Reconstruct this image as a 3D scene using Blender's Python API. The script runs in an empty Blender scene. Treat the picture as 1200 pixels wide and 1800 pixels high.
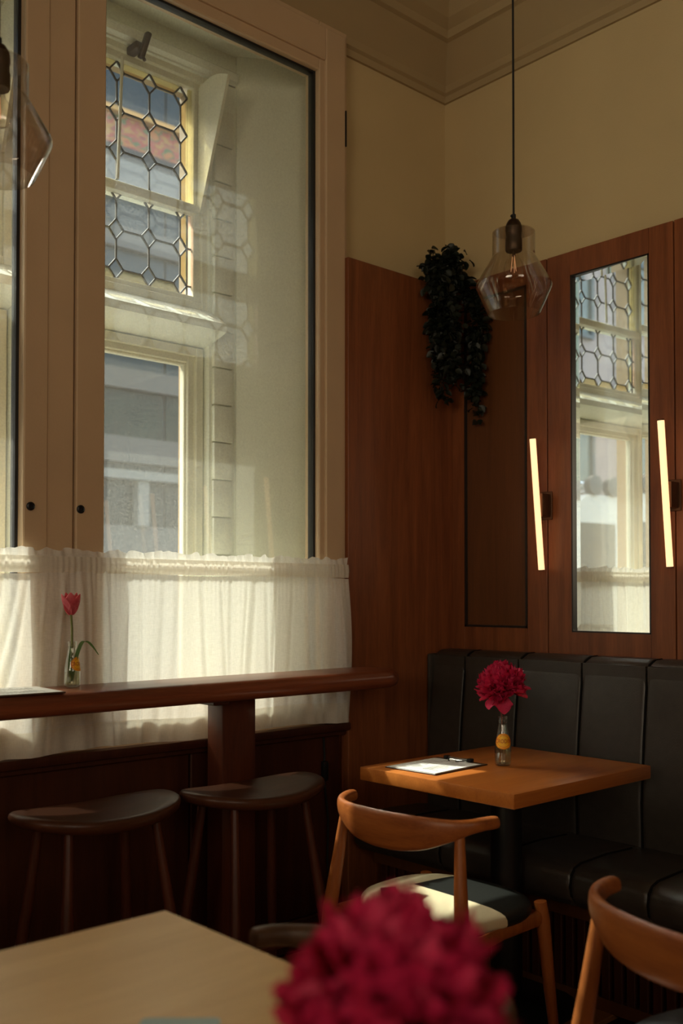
import bpy, bmesh, math, random
from math import sin, cos, pi, radians, sqrt, atan2, tan
from mathutils import Vector, Matrix, Euler

random.seed(7)
scene = bpy.context.scene
COL = scene.collection

# ------------------------------------------------------------------ camera
cam_data = bpy.data.cameras.new('camera')
cam = bpy.data.objects.new('camera', cam_data)
COL.objects.link(cam)
cam.location = (0, 0, 1.29)
cam.rotation_euler = (radians(91.26), 0, radians(47.686 - 90))
cam_data.sensor_fit = 'AUTO'
cam_data.sensor_width = 36.0
cam_data.lens = 1757.0 / 1800.0 * 36.0
cam_data.shift_y = (1011.36 - 900) / 1800.0
cam_data.clip_start = 0.02
cam_data.clip_end = 200
cam_data.dof.use_dof = True
cam_data.dof.focus_distance = 3.25
cam_data.dof.aperture_fstop = 2.7
scene.camera = cam

# ------------------------------------------------------------------ sky, sun, exposure
world = bpy.data.worlds.new('sky')
scene.world = world
world.use_nodes = True
wn = world.node_tree.nodes
wl = world.node_tree.links
wn.clear()
w_out = wn.new('ShaderNodeOutputWorld')
w_bg = wn.new('ShaderNodeBackground')
w_sky = wn.new('ShaderNodeTexSky')
w_sky.sky_type = 'NISHITA'
w_sky.sun_disc = False
w_sky.sun_elevation = radians(48)
w_sky.sun_rotation = radians(-20)
w_sky.air_density = 1.0
w_sky.dust_density = 6.0
w_bg.inputs['Strength'].default_value = 2.6
w_mix = wn.new('ShaderNodeMix')
w_mix.data_type = 'RGBA'
w_mix.inputs['Factor'].default_value = 0.6
w_mix.inputs['B'].default_value = (0.76, 0.77, 0.72, 1)      # thin bright haze over the whole sky
wl.new(w_sky.outputs[0], w_mix.inputs['A'])
wl.new(w_mix.outputs['Result'], w_bg.inputs['Color'])
wl.new(w_bg.outputs[0], w_out.inputs['Surface'])

SUN_AZ, SUN_EL = radians(15), radians(48)
sun_dir = Vector((sin(SUN_AZ) * cos(SUN_EL), -cos(SUN_AZ) * cos(SUN_EL), -sin(SUN_EL)))
sd = bpy.data.lights.new('sun', 'SUN')
sd.energy = 11.5
sd.color = (1.0, 0.95, 0.85)
sd.angle = radians(0.53)
sun = bpy.data.objects.new('sun', sd)
COL.objects.link(sun)
sun.location = (0, 8, 12)
sun.rotation_euler = sun_dir.to_track_quat('-Z', 'Y').to_euler()

# added fill lamps behind the camera, standing in for windows that aren't built
def fill_light(name, loc, target, w, h, power, col, spread):
    ld = bpy.data.lights.new(name, 'AREA')
    ld.shape = 'RECTANGLE'; ld.size = w; ld.size_y = h
    ld.energy = power; ld.color = col; ld.spread = radians(spread)
    o = bpy.data.objects.new(name, ld)
    COL.objects.link(o)
    o.location = loc
    o.rotation_euler = (Vector(target) - Vector(loc)).to_track_quat('-Z', 'Y').to_euler()
fill_light('side_fill_light', (-3.5, -.6, 2.5), (3.2, .3, 3.0), 2.4, 1.8, 26, (1.0, 0.84, 0.60), 75)
fill_light('rear_fill_light', (-.2, -3.3, 2.5), (1.2, 3, 2.6), 2.8, 1.8, 14.5, (1.0, 0.80, 0.58), 80)

vs = scene.view_settings
vs.view_transform = 'Standard'
vs.look = 'None'
vs.exposure = 0.0
vs.gamma = 1.0
vs.use_curve_mapping = False
scene.display_settings.display_device = 'sRGB'
cy = scene.cycles
cy.max_bounces = 14
cy.diffuse_bounces = 7
cy.glossy_bounces = 5
cy.transmission_bounces = 10
cy.transparent_max_bounces = 40
cy.sample_clamp_indirect = 4.0
cy.use_denoising = True

# ------------------------------------------------------------------ materials
def srgb(r, g, b):
    def f(c):
        c /= 255.0
        return c / 12.92 if c <= 0.04045 else ((c + 0.055) / 1.055) ** 2.4
    return (f(r), f(g), f(b), 1.0)

def new_mat(name):
    m = bpy.data.materials.new(name)
    m.use_nodes = True
    n = m.node_tree.nodes
    b = n.get('Principled BSDF')
    return m, n, m.node_tree.links, b

def setp(b, **kw):
    for k, v in kw.items():
        b.inputs[k.replace('_', ' ')].default_value = v

def plain(name, col, rough=0.5, metal=0.0, noise=0.0, nscale=8.0, bump=0.0, bscale=60.0, spec=0.5, sheen=0.0):
    m, n, l, b = new_mat(name)
    setp(b, Base_Color=col, Roughness=rough, Metallic=metal)
    b.inputs['Specular IOR Level'].default_value = spec
    if sheen: b.inputs['Sheen Weight'].default_value = sheen
    tc = n.new('ShaderNodeTexCoord')
    if noise > 0:
        nt = n.new('ShaderNodeTexNoise'); nt.inputs['Scale'].default_value = nscale
        nt.inputs['Detail'].default_value = 6
        rp = n.new('ShaderNodeValToRGB')
        rp.color_ramp.elements[0].position = 0.3; rp.color_ramp.elements[1].position = 0.7
        rp.color_ramp.elements[0].color = (col[0] * (1 - noise), col[1] * (1 - noise), col[2] * (1 - noise), 1)
        rp.color_ramp.elements[1].color = (min(1, col[0] * (1 + noise * .6)), min(1, col[1] * (1 + noise * .6)), min(1, col[2] * (1 + noise * .6)), 1)
        l.new(tc.outputs['Object'], nt.inputs['Vector'])
        l.new(nt.outputs['Fac'], rp.inputs['Fac'])
        l.new(rp.outputs['Color'], b.inputs['Base Color'])
    if bump > 0:
        bt = n.new('ShaderNodeTexNoise'); bt.inputs['Scale'].default_value = bscale
        bt.inputs['Detail'].default_value = 4
        bp = n.new('ShaderNodeBump'); bp.inputs['Strength'].default_value = bump; bp.inputs['Distance'].default_value = 0.01
        l.new(tc.outputs['Object'], bt.inputs['Vector'])
        l.new(bt.outputs['Fac'], bp.inputs['Height'])
        l.new(bp.outputs['Normal'], b.inputs['Normal'])
    return m

def wood(name, dark, light, grain_axis='z', freq=26.0, stretch=14.0, rough=0.42, bump=0.08, fine=0.35, spec=0.4):
    m, n, l, b = new_mat(name)
    b.inputs['Roughness'].default_value = rough
    b.inputs['Specular IOR Level'].default_value = spec
    tc = n.new('ShaderNodeTexCoord')
    mp = n.new('ShaderNodeMapping')
    s = [freq, freq, freq]
    s['xyz'.index(grain_axis)] = freq / stretch
    mp.inputs['Scale'].default_value = s
    l.new(tc.outputs['Object'], mp.inputs['Vector'])
    nt = n.new('ShaderNodeTexNoise'); nt.inputs['Scale'].default_value = 1.0
    nt.inputs['Detail'].default_value = 8; nt.inputs['Roughness'].default_value = 0.62; nt.inputs['Distortion'].default_value = 0.7
    l.new(mp.outputs[0], nt.inputs['Vector'])
    mp2 = n.new('ShaderNodeMapping')
    s2 = [freq * 12] * 3
    s2['xyz'.index(grain_axis)] = freq * 0.7
    mp2.inputs['Scale'].default_value = s2
    l.new(tc.outputs['Object'], mp2.inputs['Vector'])
    nf = n.new('ShaderNodeTexNoise'); nf.inputs['Scale'].default_value = 1.0; nf.inputs['Detail'].default_value = 3
    l.new(mp2.outputs[0], nf.inputs['Vector'])
    mx = n.new('ShaderNodeMath'); mx.operation = 'MULTIPLY_ADD'
    l.new(nf.outputs['Fac'], mx.inputs[0]); mx.inputs[1].default_value = fine
    sub = n.new('ShaderNodeMath'); sub.operation = 'SUBTRACT'
    l.new(nt.outputs['Fac'], sub.inputs[0]); sub.inputs[1].default_value = fine * 0.5
    l.new(sub.outputs[0], mx.inputs[2])
    rp = n.new('ShaderNodeValToRGB')
    rp.color_ramp.elements[0].position = 0.25; rp.color_ramp.elements[1].position = 0.75
    rp.color_ramp.elements[0].color = dark; rp.color_ramp.elements[1].color = light
    l.new(mx.outputs[0], rp.inputs['Fac'])
    l.new(rp.outputs['Color'], b.inputs['Base Color'])
    bp = n.new('ShaderNodeBump'); bp.inputs['Strength'].default_value = bump; bp.inputs['Distance'].default_value = 0.002
    l.new(mx.outputs[0], bp.inputs['Height'])
    l.new(bp.outputs['Normal'], b.inputs['Normal'])
    return m

def thin_glass(name, tint=(0.95, 0.97, 0.95, 1), refl=1.0, dust=0.0, rough=0.0, dust_col=(0.8, 0.8, 0.75, 1), bump=0.0, bscale=40):
    m, n, l, b = new_mat(name)
    n.remove(b)
    out = n.get('Material Output')
    tr = n.new('ShaderNodeBsdfTransparent'); tr.inputs['Color'].default_value = tint
    gl = n.new('ShaderNodeBsdfGlossy'); gl.inputs['Roughness'].default_value = rough
    lw = n.new('ShaderNodeLayerWeight'); lw.inputs['Blend'].default_value = 0.5
    pw = n.new('ShaderNodeMath'); pw.operation = 'POWER'; pw.inputs[1].default_value = 5.0
    l.new(lw.outputs['Facing'], pw.inputs[0])
    ma = n.new('ShaderNodeMath'); ma.operation = 'MULTIPLY_ADD'; ma.inputs[1].default_value = 0.9 * refl; ma.inputs[2].default_value = 0.04 * refl
    l.new(pw.outputs[0], ma.inputs[0])
    mx = n.new('ShaderNodeMixShader')
    l.new(ma.outputs[0], mx.inputs['Fac'])
    l.new(tr.outputs[0], mx.inputs[1]); l.new(gl.outputs[0], mx.inputs[2])
    tc = n.new('ShaderNodeTexCoord')
    if bump > 0:
        bt = n.new('ShaderNodeTexNoise'); bt.inputs['Scale'].default_value = bscale
        bp = n.new('ShaderNodeBump'); bp.inputs['Strength'].default_value = bump; bp.inputs['Distance'].default_value = 0.003
        l.new(tc.outputs['Object'], bt.inputs['Vector'])
        l.new(bt.outputs['Fac'], bp.inputs['Height']); l.new(bp.outputs['Normal'], gl.inputs['Normal'])
    last = mx
    if dust > 0:
        df = n.new('ShaderNodeBsdfDiffuse'); df.inputs['Color'].default_value = dust_col
        tl = n.new('ShaderNodeBsdfTranslucent'); tl.inputs['Color'].default_value = dust_col
        a = n.new('ShaderNodeMixShader'); a.inputs['Fac'].default_value = 0.5
        l.new(df.outputs[0], a.inputs[1]); l.new(tl.outputs[0], a.inputs[2])
        nz = n.new('ShaderNodeTexNoise'); nz.inputs['Scale'].default_value = 160; nz.inputs['Detail'].default_value = 3
        l.new(tc.outputs['Object'], nz.inputs['Vector'])
        rm = n.new('ShaderNodeMapRange')
        rm.inputs['From Min'].default_value = 0.35; rm.inputs['From Max'].default_value = 0.75
        rm.inputs['To Min'].default_value = dust * 0.4; rm.inputs['To Max'].default_value = dust * 1.6
        l.new(nz.outputs['Fac'], rm.inputs['Value'])
        m2 = n.new('ShaderNodeMixShader')
        l.new(rm.outputs[0], m2.inputs['Fac'])
        l.new(mx.outputs[0], m2.inputs[1]); l.new(a.outputs[0], m2.inputs[2])
        last = m2
    l.new(last.outputs[0], out.inputs['Surface'])
    return m

def sheer(name, col, transp=0.2, transl=0.55):
    m, n, l, b = new_mat(name)
    n.remove(b)
    out = n.get('Material Output')
    tc = n.new('ShaderNodeTexCoord')
    df = n.new('ShaderNodeBsdfDiffuse'); df.inputs['Color'].default_value = col
    tl = n.new('ShaderNodeBsdfTranslucent'); tl.inputs['Color'].default_value = col
    tr = n.new('ShaderNodeBsdfTransparent'); tr.inputs['Color'].default_value = (1, 0.98, 0.94, 1)
    a = n.new('ShaderNodeMixShader'); a.inputs['Fac'].default_value = transl
    l.new(df.outputs[0], a.inputs[1]); l.new(tl.outputs[0], a.inputs[2])
    mp = n.new('ShaderNodeMapping'); mp.inputs['Scale'].default_value = (500, 500, 60)
    l.new(tc.outputs['Object'], mp.inputs['Vector'])
    nz = n.new('ShaderNodeTexNoise'); nz.inputs['Scale'].default_value = 1.0; nz.inputs['Detail'].default_value = 3
    l.new(mp.outputs[0], nz.inputs['Vector'])
    mp2 = n.new('ShaderNodeMapping'); mp2.inputs['Scale'].default_value = (60, 60, 600)
    l.new(tc.outputs['Object'], mp2.inputs['Vector'])
    nz2 = n.new('ShaderNodeTexNoise'); nz2.inputs['Scale'].default_value = 1.0; nz2.inputs['Detail'].default_value = 3
    l.new(mp2.outputs[0], nz2.inputs['Vector'])
    ad = n.new('ShaderNodeMath'); ad.operation = 'ADD'
    l.new(nz.outputs['Fac'], ad.inputs[0]); l.new(nz2.outputs['Fac'], ad.inputs[1])
    rm = n.new('ShaderNodeMapRange')
    rm.inputs['From Min'].default_value = 0.7; rm.inputs['From Max'].default_value = 1.3
    rm.inputs['To Min'].default_value = transp * 0.6; rm.inputs['To Max'].default_value = transp * 1.4
    l.new(ad.outputs[0], rm.inputs['Value'])
    mx = n.new('ShaderNodeMixShader')
    l.new(rm.outputs[0], mx.inputs['Fac'])
    l.new(a.outputs[0], mx.inputs[1]); l.new(tr.outputs[0], mx.inputs[2])
    l.new(mx.outputs[0], out.inputs['Surface'])
    return m

def petal_mat(name, c_base, c_tip):
    m, n, l, b = new_mat(name)
    b.inputs['Roughness'].default_value = 0.6
    tc = n.new('ShaderNodeTexCoord')
    nz = n.new('ShaderNodeTexNoise'); nz.inputs['Scale'].default_value = 45; nz.inputs['Detail'].default_value = 4
    l.new(tc.outputs['Object'], nz.inputs['Vector'])
    rp = n.new('ShaderNodeValToRGB')
    rp.color_ramp.elements[0].position = 0.3; rp.color_ramp.elements[1].position = 0.7
    rp.color_ramp.elements[0].color = c_base; rp.color_ramp.elements[1].color = c_tip
    l.new(nz.outputs['Fac'], rp.inputs['Fac'])
    l.new(rp.outputs['Color'], b.inputs['Base Color'])
    tl = n.new('ShaderNodeBsdfTranslucent')
    l.new(rp.outputs['Color'], tl.inputs['Color'])
    mx = n.new('ShaderNodeMixShader'); mx.inputs['Fac'].default_value = 0.35
    out = n.get('Material Output')
    l.new(b.outputs[0], mx.inputs[1]); l.new(tl.outputs[0], mx.inputs[2])
    l.new(mx.outputs[0], out.inputs['Surface'])
    return m

def emit(name, col, strength):
    m, n, l, b = new_mat(name)
    setp(b, Base_Color=(0.8, 0.75, 0.65, 1), Roughness=0.4)
    b.inputs['Emission Color'].default_value = col
    b.inputs['Emission Strength'].default_value = strength
    return m

M = {}
M['wall'] = plain('wall_paint', srgb(196, 176, 134), 0.75, noise=0.05, nscale=3, bump=0.08, bscale=220, spec=0.25)
M['ceiling'] = plain('ceiling_paint', srgb(168, 148, 112), 0.8, noise=0.04, nscale=3, bump=0.05, bscale=150, spec=0.2)
M['frame_paint'] = plain('frame_paint', srgb(196, 170, 138), 0.5, noise=0.05, nscale=5, bump=0.05, bscale=120, spec=0.35)
M['reveal'] = plain('reveal_paint', srgb(228, 230, 214), 0.55, noise=0.05, nscale=4, bump=0.12, bscale=35, spec=0.35)
M['stone'] = plain('outer_sandstone', srgb(150, 124, 88), 0.8, noise=0.1, nscale=10, bump=0.2, bscale=40)
M['brick_paint'] = plain('painted_brick', srgb(226, 228, 212), 0.55, noise=0.07, nscale=12, bump=0.25, bscale=50, spec=0.35)
M['sash_paint'] = plain('sash_paint', srgb(220, 217, 194), 0.5, noise=0.08, nscale=14, bump=0.12, bscale=70, spec=0.35)
M['gasket'] = plain('gasket_rubber', srgb(22, 22, 24), 0.45)
M['lead'] = plain('lead_came', srgb(62, 58, 50), 0.7, metal=0.2, noise=0.2, nscale=40)
M['panel'] = wood('panel_wood', srgb(102, 55, 31), srgb(146, 86, 50), 'z', 20, 16, 0.38, 0.05, spec=0.35)
M['dark_panel'] = wood('dark_panel_wood', srgb(84, 50, 28), srgb(108, 66, 36), 'z', 22, 16, 0.3, 0.05, spec=0.4)
M['sill_wood'] = wood('sill_wood', srgb(56, 26, 17), srgb(80, 41, 25), 'z', 22, 14, 0.4, 0.06, spec=0.35)
M['counter'] = wood('counter_wood', srgb(90, 44, 28), srgb(138, 76, 48), 'x', 24, 16, 0.3, 0.06, spec=0.45)
M['post'] = wood('post_wood', srgb(66, 30, 18), srgb(96, 46, 26), 'z', 24, 16, 0.36, 0.06)
M['stool'] = wood('stool_wood', srgb(60, 33, 21), srgb(88, 50, 31), 'x', 22, 14, 0.36, 0.06)
M['stool_leg'] = wood('stool_leg_wood', srgb(64, 30, 18), srgb(92, 46, 28), 'z', 30, 12, 0.4, 0.06)
M['table'] = wood('table_wood', srgb(152, 84, 34), srgb(188, 114, 50), 'x', 16, 14, 0.33, 0.08, spec=0.45)
M['table_pale'] = wood('table_pale_wood', srgb(214, 168, 104), srgb(238, 198, 136), 'x', 12, 8, 0.42, 0.06, spec=0.4)
M['chair'] = wood('chair_oak', srgb(116, 58, 24), srgb(160, 92, 42), 'y', 24, 12, 0.38, 0.1)
M['chair_leg'] = wood('chair_leg_oak', srgb(128, 66, 28), srgb(172, 102, 48), 'z', 26, 14, 0.4, 0.08)
M['chair_dark'] = wood('chair_walnut', srgb(58, 38, 24), srgb(86, 60, 40), 'y', 24, 12, 0.42, 0.08)
M['leather'] = plain('black_leather', srgb(56, 50, 45), 0.36, noise=0.15, nscale=30, bump=0.1, bscale=240, spec=0.5)
M['piping'] = plain('black_piping', srgb(16, 14, 13), 0.8, spec=0.1)
M['black_metal'] = plain('black_metal', srgb(24, 24, 26), 0.4, metal=0.3)
M['chrome'] = plain('chrome', srgb(190, 190, 190), 0.18, metal=1.0)
M['bronze'] = plain('bronze_socket', srgb(70, 52, 40), 0.38, metal=0.8, noise=0.2, nscale=50)
M['bracket'] = plain('bronze_bracket', srgb(92, 62, 42), 0.45, metal=0.6)
M['cord'] = plain('black_cord', srgb(18, 17, 17), 0.7)
M['window_glass'] = thin_glass('window_glass', (0.955, 0.965, 0.945, 1), 1.0, dust=0.062, dust_col=(0.78, 0.80, 0.76, 1))
M['street_glass'] = thin_glass('dusty_street_glass', (0.93, 0.955, 0.93, 1), 0.8, dust=0.03)
M['leaded_clear'] = thin_glass('leaded_clear_glass', (0.88, 0.93, 0.95, 1), 0.9, dust=0.03, bump=0.4)
M['leaded_diamond'] = thin_glass('leaded_diamond_glass', (0.80, 0.86, 0.88, 1), 1.0, dust=0.02, bump=0.4)
M['leaded_amber'] = thin_glass('leaded_amber_glass', (0.72, 0.68, 0.48, 1), 0.9, dust=0.05, dust_col=(0.9, 0.84, 0.6, 1), bump=0.4)
M['leaded_pink'] = thin_glass('leaded_pink_glass', (0.95, 0.80, 0.72, 1), 0.9, dust=0.12, dust_col=(0.95, 0.85, 0.75, 1), bump=0.4)
M['lamp_glass'] = thin_glass('lamp_glass', (0.93, 0.905, 0.885, 1), 2.0)
M['bulb_glass'] = thin_glass('bulb_glass', (0.98, 0.95, 0.9, 1), 1.2)
M['bottle_glass'] = thin_glass('bottle_glass', (0.93, 0.95, 0.92, 1), 2.2, bump=0.2, bscale=60)
M['water'] = thin_glass('vase_water', (0.93, 0.91, 0.80, 1), 1.0, dust=0.05)
M['mirror'] = plain('mirror_silver', (0.90, 0.92, 0.89, 1), 0.0, metal=1.0)
M['mirror_frame'] = plain('mirror_frame_black', srgb(30, 24, 20), 0.35)
M['tube'] = emit('lamp_tube', (1.0, 0.56, 0.27, 1), 1.55)
M['filament'] = emit('filament', (1.0, 0.32, 0.10, 1), 0.35)
M['curtain'] = sheer('sheer_curtain', (0.88, 0.875, 0.84, 1), 0.19, 0.29)
M['curtain_hem'] = sheer('sheer_curtain_hem', (0.86, 0.83, 0.75, 1), 0.15, 0.36)
M['rod'] = plain('brass_rod', srgb(120, 90, 60), 0.35, metal=0.8)
M['paper'] = plain('menu_paper', srgb(208, 208, 206), 0.7)
M['teal_card'] = plain('pale_teal_card', srgb(176, 196, 190), 0.6)
M['ink'] = plain('grey_ink', srgb(168, 166, 162), 0.7)
M['board'] = wood('clipboard_hardboard', srgb(60, 38, 24), srgb(84, 56, 36), 'x', 40, 4, 0.45, 0.05)
M['label_yellow'] = plain('label_yellow', srgb(250, 196, 40), 0.5)
M['label_ring'] = plain('label_orange', srgb(222, 120, 20), 0.5)
M['label_red'] = plain('label_red', srgb(178, 40, 20), 0.5)
M['peony'] = petal_mat('peony_petal', srgb(186, 18, 72), srgb(238, 50, 108))
M['peony_pale'] = petal_mat('peony_outer_petal', srgb(214, 50, 100), srgb(244, 90, 136))
M['tulip'] = petal_mat('tulip_petal', srgb(204, 70, 88), srgb(232, 128, 138))
M['stem'] = plain('flower_stem', srgb(104, 112, 38), 0.5, noise=0.15, nscale=40)
M['stem_red'] = plain('peony_stem', srgb(104, 58, 40), 0.5, noise=0.15, nscale=40)
M['leaf'] = plain('tulip_leaf', srgb(70, 104, 34), 0.5, noise=0.15, nscale=30)
M['ivy'] = plain('ivy_leaf', srgb(22, 29, 18), 0.5, noise=0.25, nscale=60)
M['vine'] = plain('ivy_vine', srgb(40, 36, 22), 0.7)
M['floor'] = wood('floor_board', srgb(122, 80, 46), srgb(166, 114, 68), 'x', 16, 14, 0.35, 0.08)
M['floor_base'] = plain('sub_floor', srgb(40, 26, 16), 0.6)
M['grille_dark'] = plain('grille_void', srgb(14, 10, 8), 0.8)
M['street'] = plain('asphalt', srgb(112, 110, 106), 0.85, noise=0.12, nscale=6)
M['pave'] = plain('pavement', srgb(150, 146, 138), 0.85, noise=0.1, nscale=5)
M['concrete'] = plain('facade_concrete', srgb(88, 84, 78), 0.8, noise=0.06, nscale=1.2)
M['concrete_dark'] = plain('facade_dark', srgb(45, 44, 42), 0.7, noise=0.06, nscale=1.5)
M['white_beam'] = plain('facade_white', srgb(110, 107, 100), 0.7)
M['glass_blue'] = plain('facade_glass_blue', srgb(46, 57, 60), 0.35, noise=0.12, nscale=0.8, spec=0.2)
M['glass_dark'] = plain('facade_glass_dark', srgb(32, 36, 34), 0.35, noise=0.3, nscale=1.6, spec=0.2)
M['glass_green'] = plain('facade_glass_green', srgb(38, 45, 35), 0.35, noise=0.35, nscale=2.2, spec=0.2)
M['mullion'] = plain('facade_mullion', srgb(72, 73, 72), 0.5)
M['coping'] = plain('facade_coping', srgb(190, 140, 70), 0.6)
M['pink'] = plain('pink_render', srgb(156, 138, 132), 0.8, noise=0.05, nscale=2)
M['green'] = plain('green_render', srgb(102, 118, 100), 0.8, noise=0.05, nscale=2)
M['redbrick'] = plain('red_render', srgb(150, 110, 96), 0.8, noise=0.1, nscale=4)
M['winframe'] = plain('street_window_frame', srgb(60, 70, 72), 0.4)
M['winpane'] = plain('street_window_pane', srgb(84, 96, 90), 0.15, noise=0.3, nscale=5, spec=0.6)
M['truck'] = plain('truck_paint', srgb(170, 170, 166), 0.3, noise=0.03)
M['truck_glass'] = plain('truck_glass', srgb(24, 31, 32), 0.1, spec=0.4)
M['truck_trim'] = plain('truck_trim', srgb(48, 52, 54), 0.45)
M['tyre'] = plain('tyre_rubber', srgb(30, 30, 30), 0.7)

def mural_material():
    m, n, l, b = new_mat('mural_paint')
    tc = n.new('ShaderNodeTexCoord')
    mp = n.new('ShaderNodeMapping'); mp.inputs['Scale'].default_value = (1.4, 1.4, 2.6); mp.inputs['Rotation'].default_value = (0, radians(30), 0)
    l.new(tc.outputs['Object'], mp.inputs['Vector'])
    nz = n.new('ShaderNodeTexNoise'); nz.inputs['Scale'].default_value = 1.5; nz.inputs['Detail'].default_value = 2
    l.new(mp.outputs[0], nz.inputs['Vector'])
    rp = n.new('ShaderNodeValToRGB'); rp.color_ramp.interpolation = 'CONSTANT'
    cols = [(0.0, srgb(142, 58, 46)), (0.40, srgb(160, 96, 48)), (0.46, srgb(72, 92, 52)), (0.5, srgb(148, 66, 52)), (0.56, srgb(154, 112, 56)), (0.6, srgb(128, 56, 54))]
    e = rp.color_ramp.elements
    e[0].position, e[0].color = cols[0]
    e[1].position, e[1].color = cols[1]
    for p, c in cols[2:]:
        x = e.new(p); x.color = c
    l.new(nz.outputs['Fac'], rp.inputs['Fac'])
    l.new(rp.outputs['Color'], b.inputs['Base Color'])
    b.inputs['Roughness'].default_value = 0.7
    return m
M['mural'] = mural_material()

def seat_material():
    # cream base colour with a black wedge and a black quad
    m, n, l, b = new_mat('seat_cream_black')
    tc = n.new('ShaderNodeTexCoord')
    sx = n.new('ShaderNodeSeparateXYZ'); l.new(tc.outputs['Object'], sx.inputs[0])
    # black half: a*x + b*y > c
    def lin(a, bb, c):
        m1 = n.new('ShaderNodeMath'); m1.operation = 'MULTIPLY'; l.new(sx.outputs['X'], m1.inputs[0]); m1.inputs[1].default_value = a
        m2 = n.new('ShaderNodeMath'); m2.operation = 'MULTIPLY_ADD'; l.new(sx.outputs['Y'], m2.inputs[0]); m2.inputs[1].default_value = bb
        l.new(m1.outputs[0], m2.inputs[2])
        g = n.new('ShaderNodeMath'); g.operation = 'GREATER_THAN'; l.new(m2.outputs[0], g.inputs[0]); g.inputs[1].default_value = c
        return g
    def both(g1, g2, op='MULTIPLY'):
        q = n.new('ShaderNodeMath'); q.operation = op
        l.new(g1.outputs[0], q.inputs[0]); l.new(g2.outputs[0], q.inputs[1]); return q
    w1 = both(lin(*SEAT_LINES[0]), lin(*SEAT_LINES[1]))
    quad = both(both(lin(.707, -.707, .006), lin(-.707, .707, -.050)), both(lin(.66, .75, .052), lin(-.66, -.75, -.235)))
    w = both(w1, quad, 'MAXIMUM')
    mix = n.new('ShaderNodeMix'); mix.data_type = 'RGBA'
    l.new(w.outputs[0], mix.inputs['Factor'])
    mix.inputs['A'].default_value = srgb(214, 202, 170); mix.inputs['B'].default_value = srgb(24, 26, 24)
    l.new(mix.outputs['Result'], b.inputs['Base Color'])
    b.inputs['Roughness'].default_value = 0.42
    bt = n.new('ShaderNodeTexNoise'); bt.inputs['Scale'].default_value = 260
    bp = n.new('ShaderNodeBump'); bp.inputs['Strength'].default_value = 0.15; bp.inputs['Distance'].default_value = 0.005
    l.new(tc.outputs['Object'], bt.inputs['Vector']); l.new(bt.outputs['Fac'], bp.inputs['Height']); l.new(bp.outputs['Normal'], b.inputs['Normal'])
    return m

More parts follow.
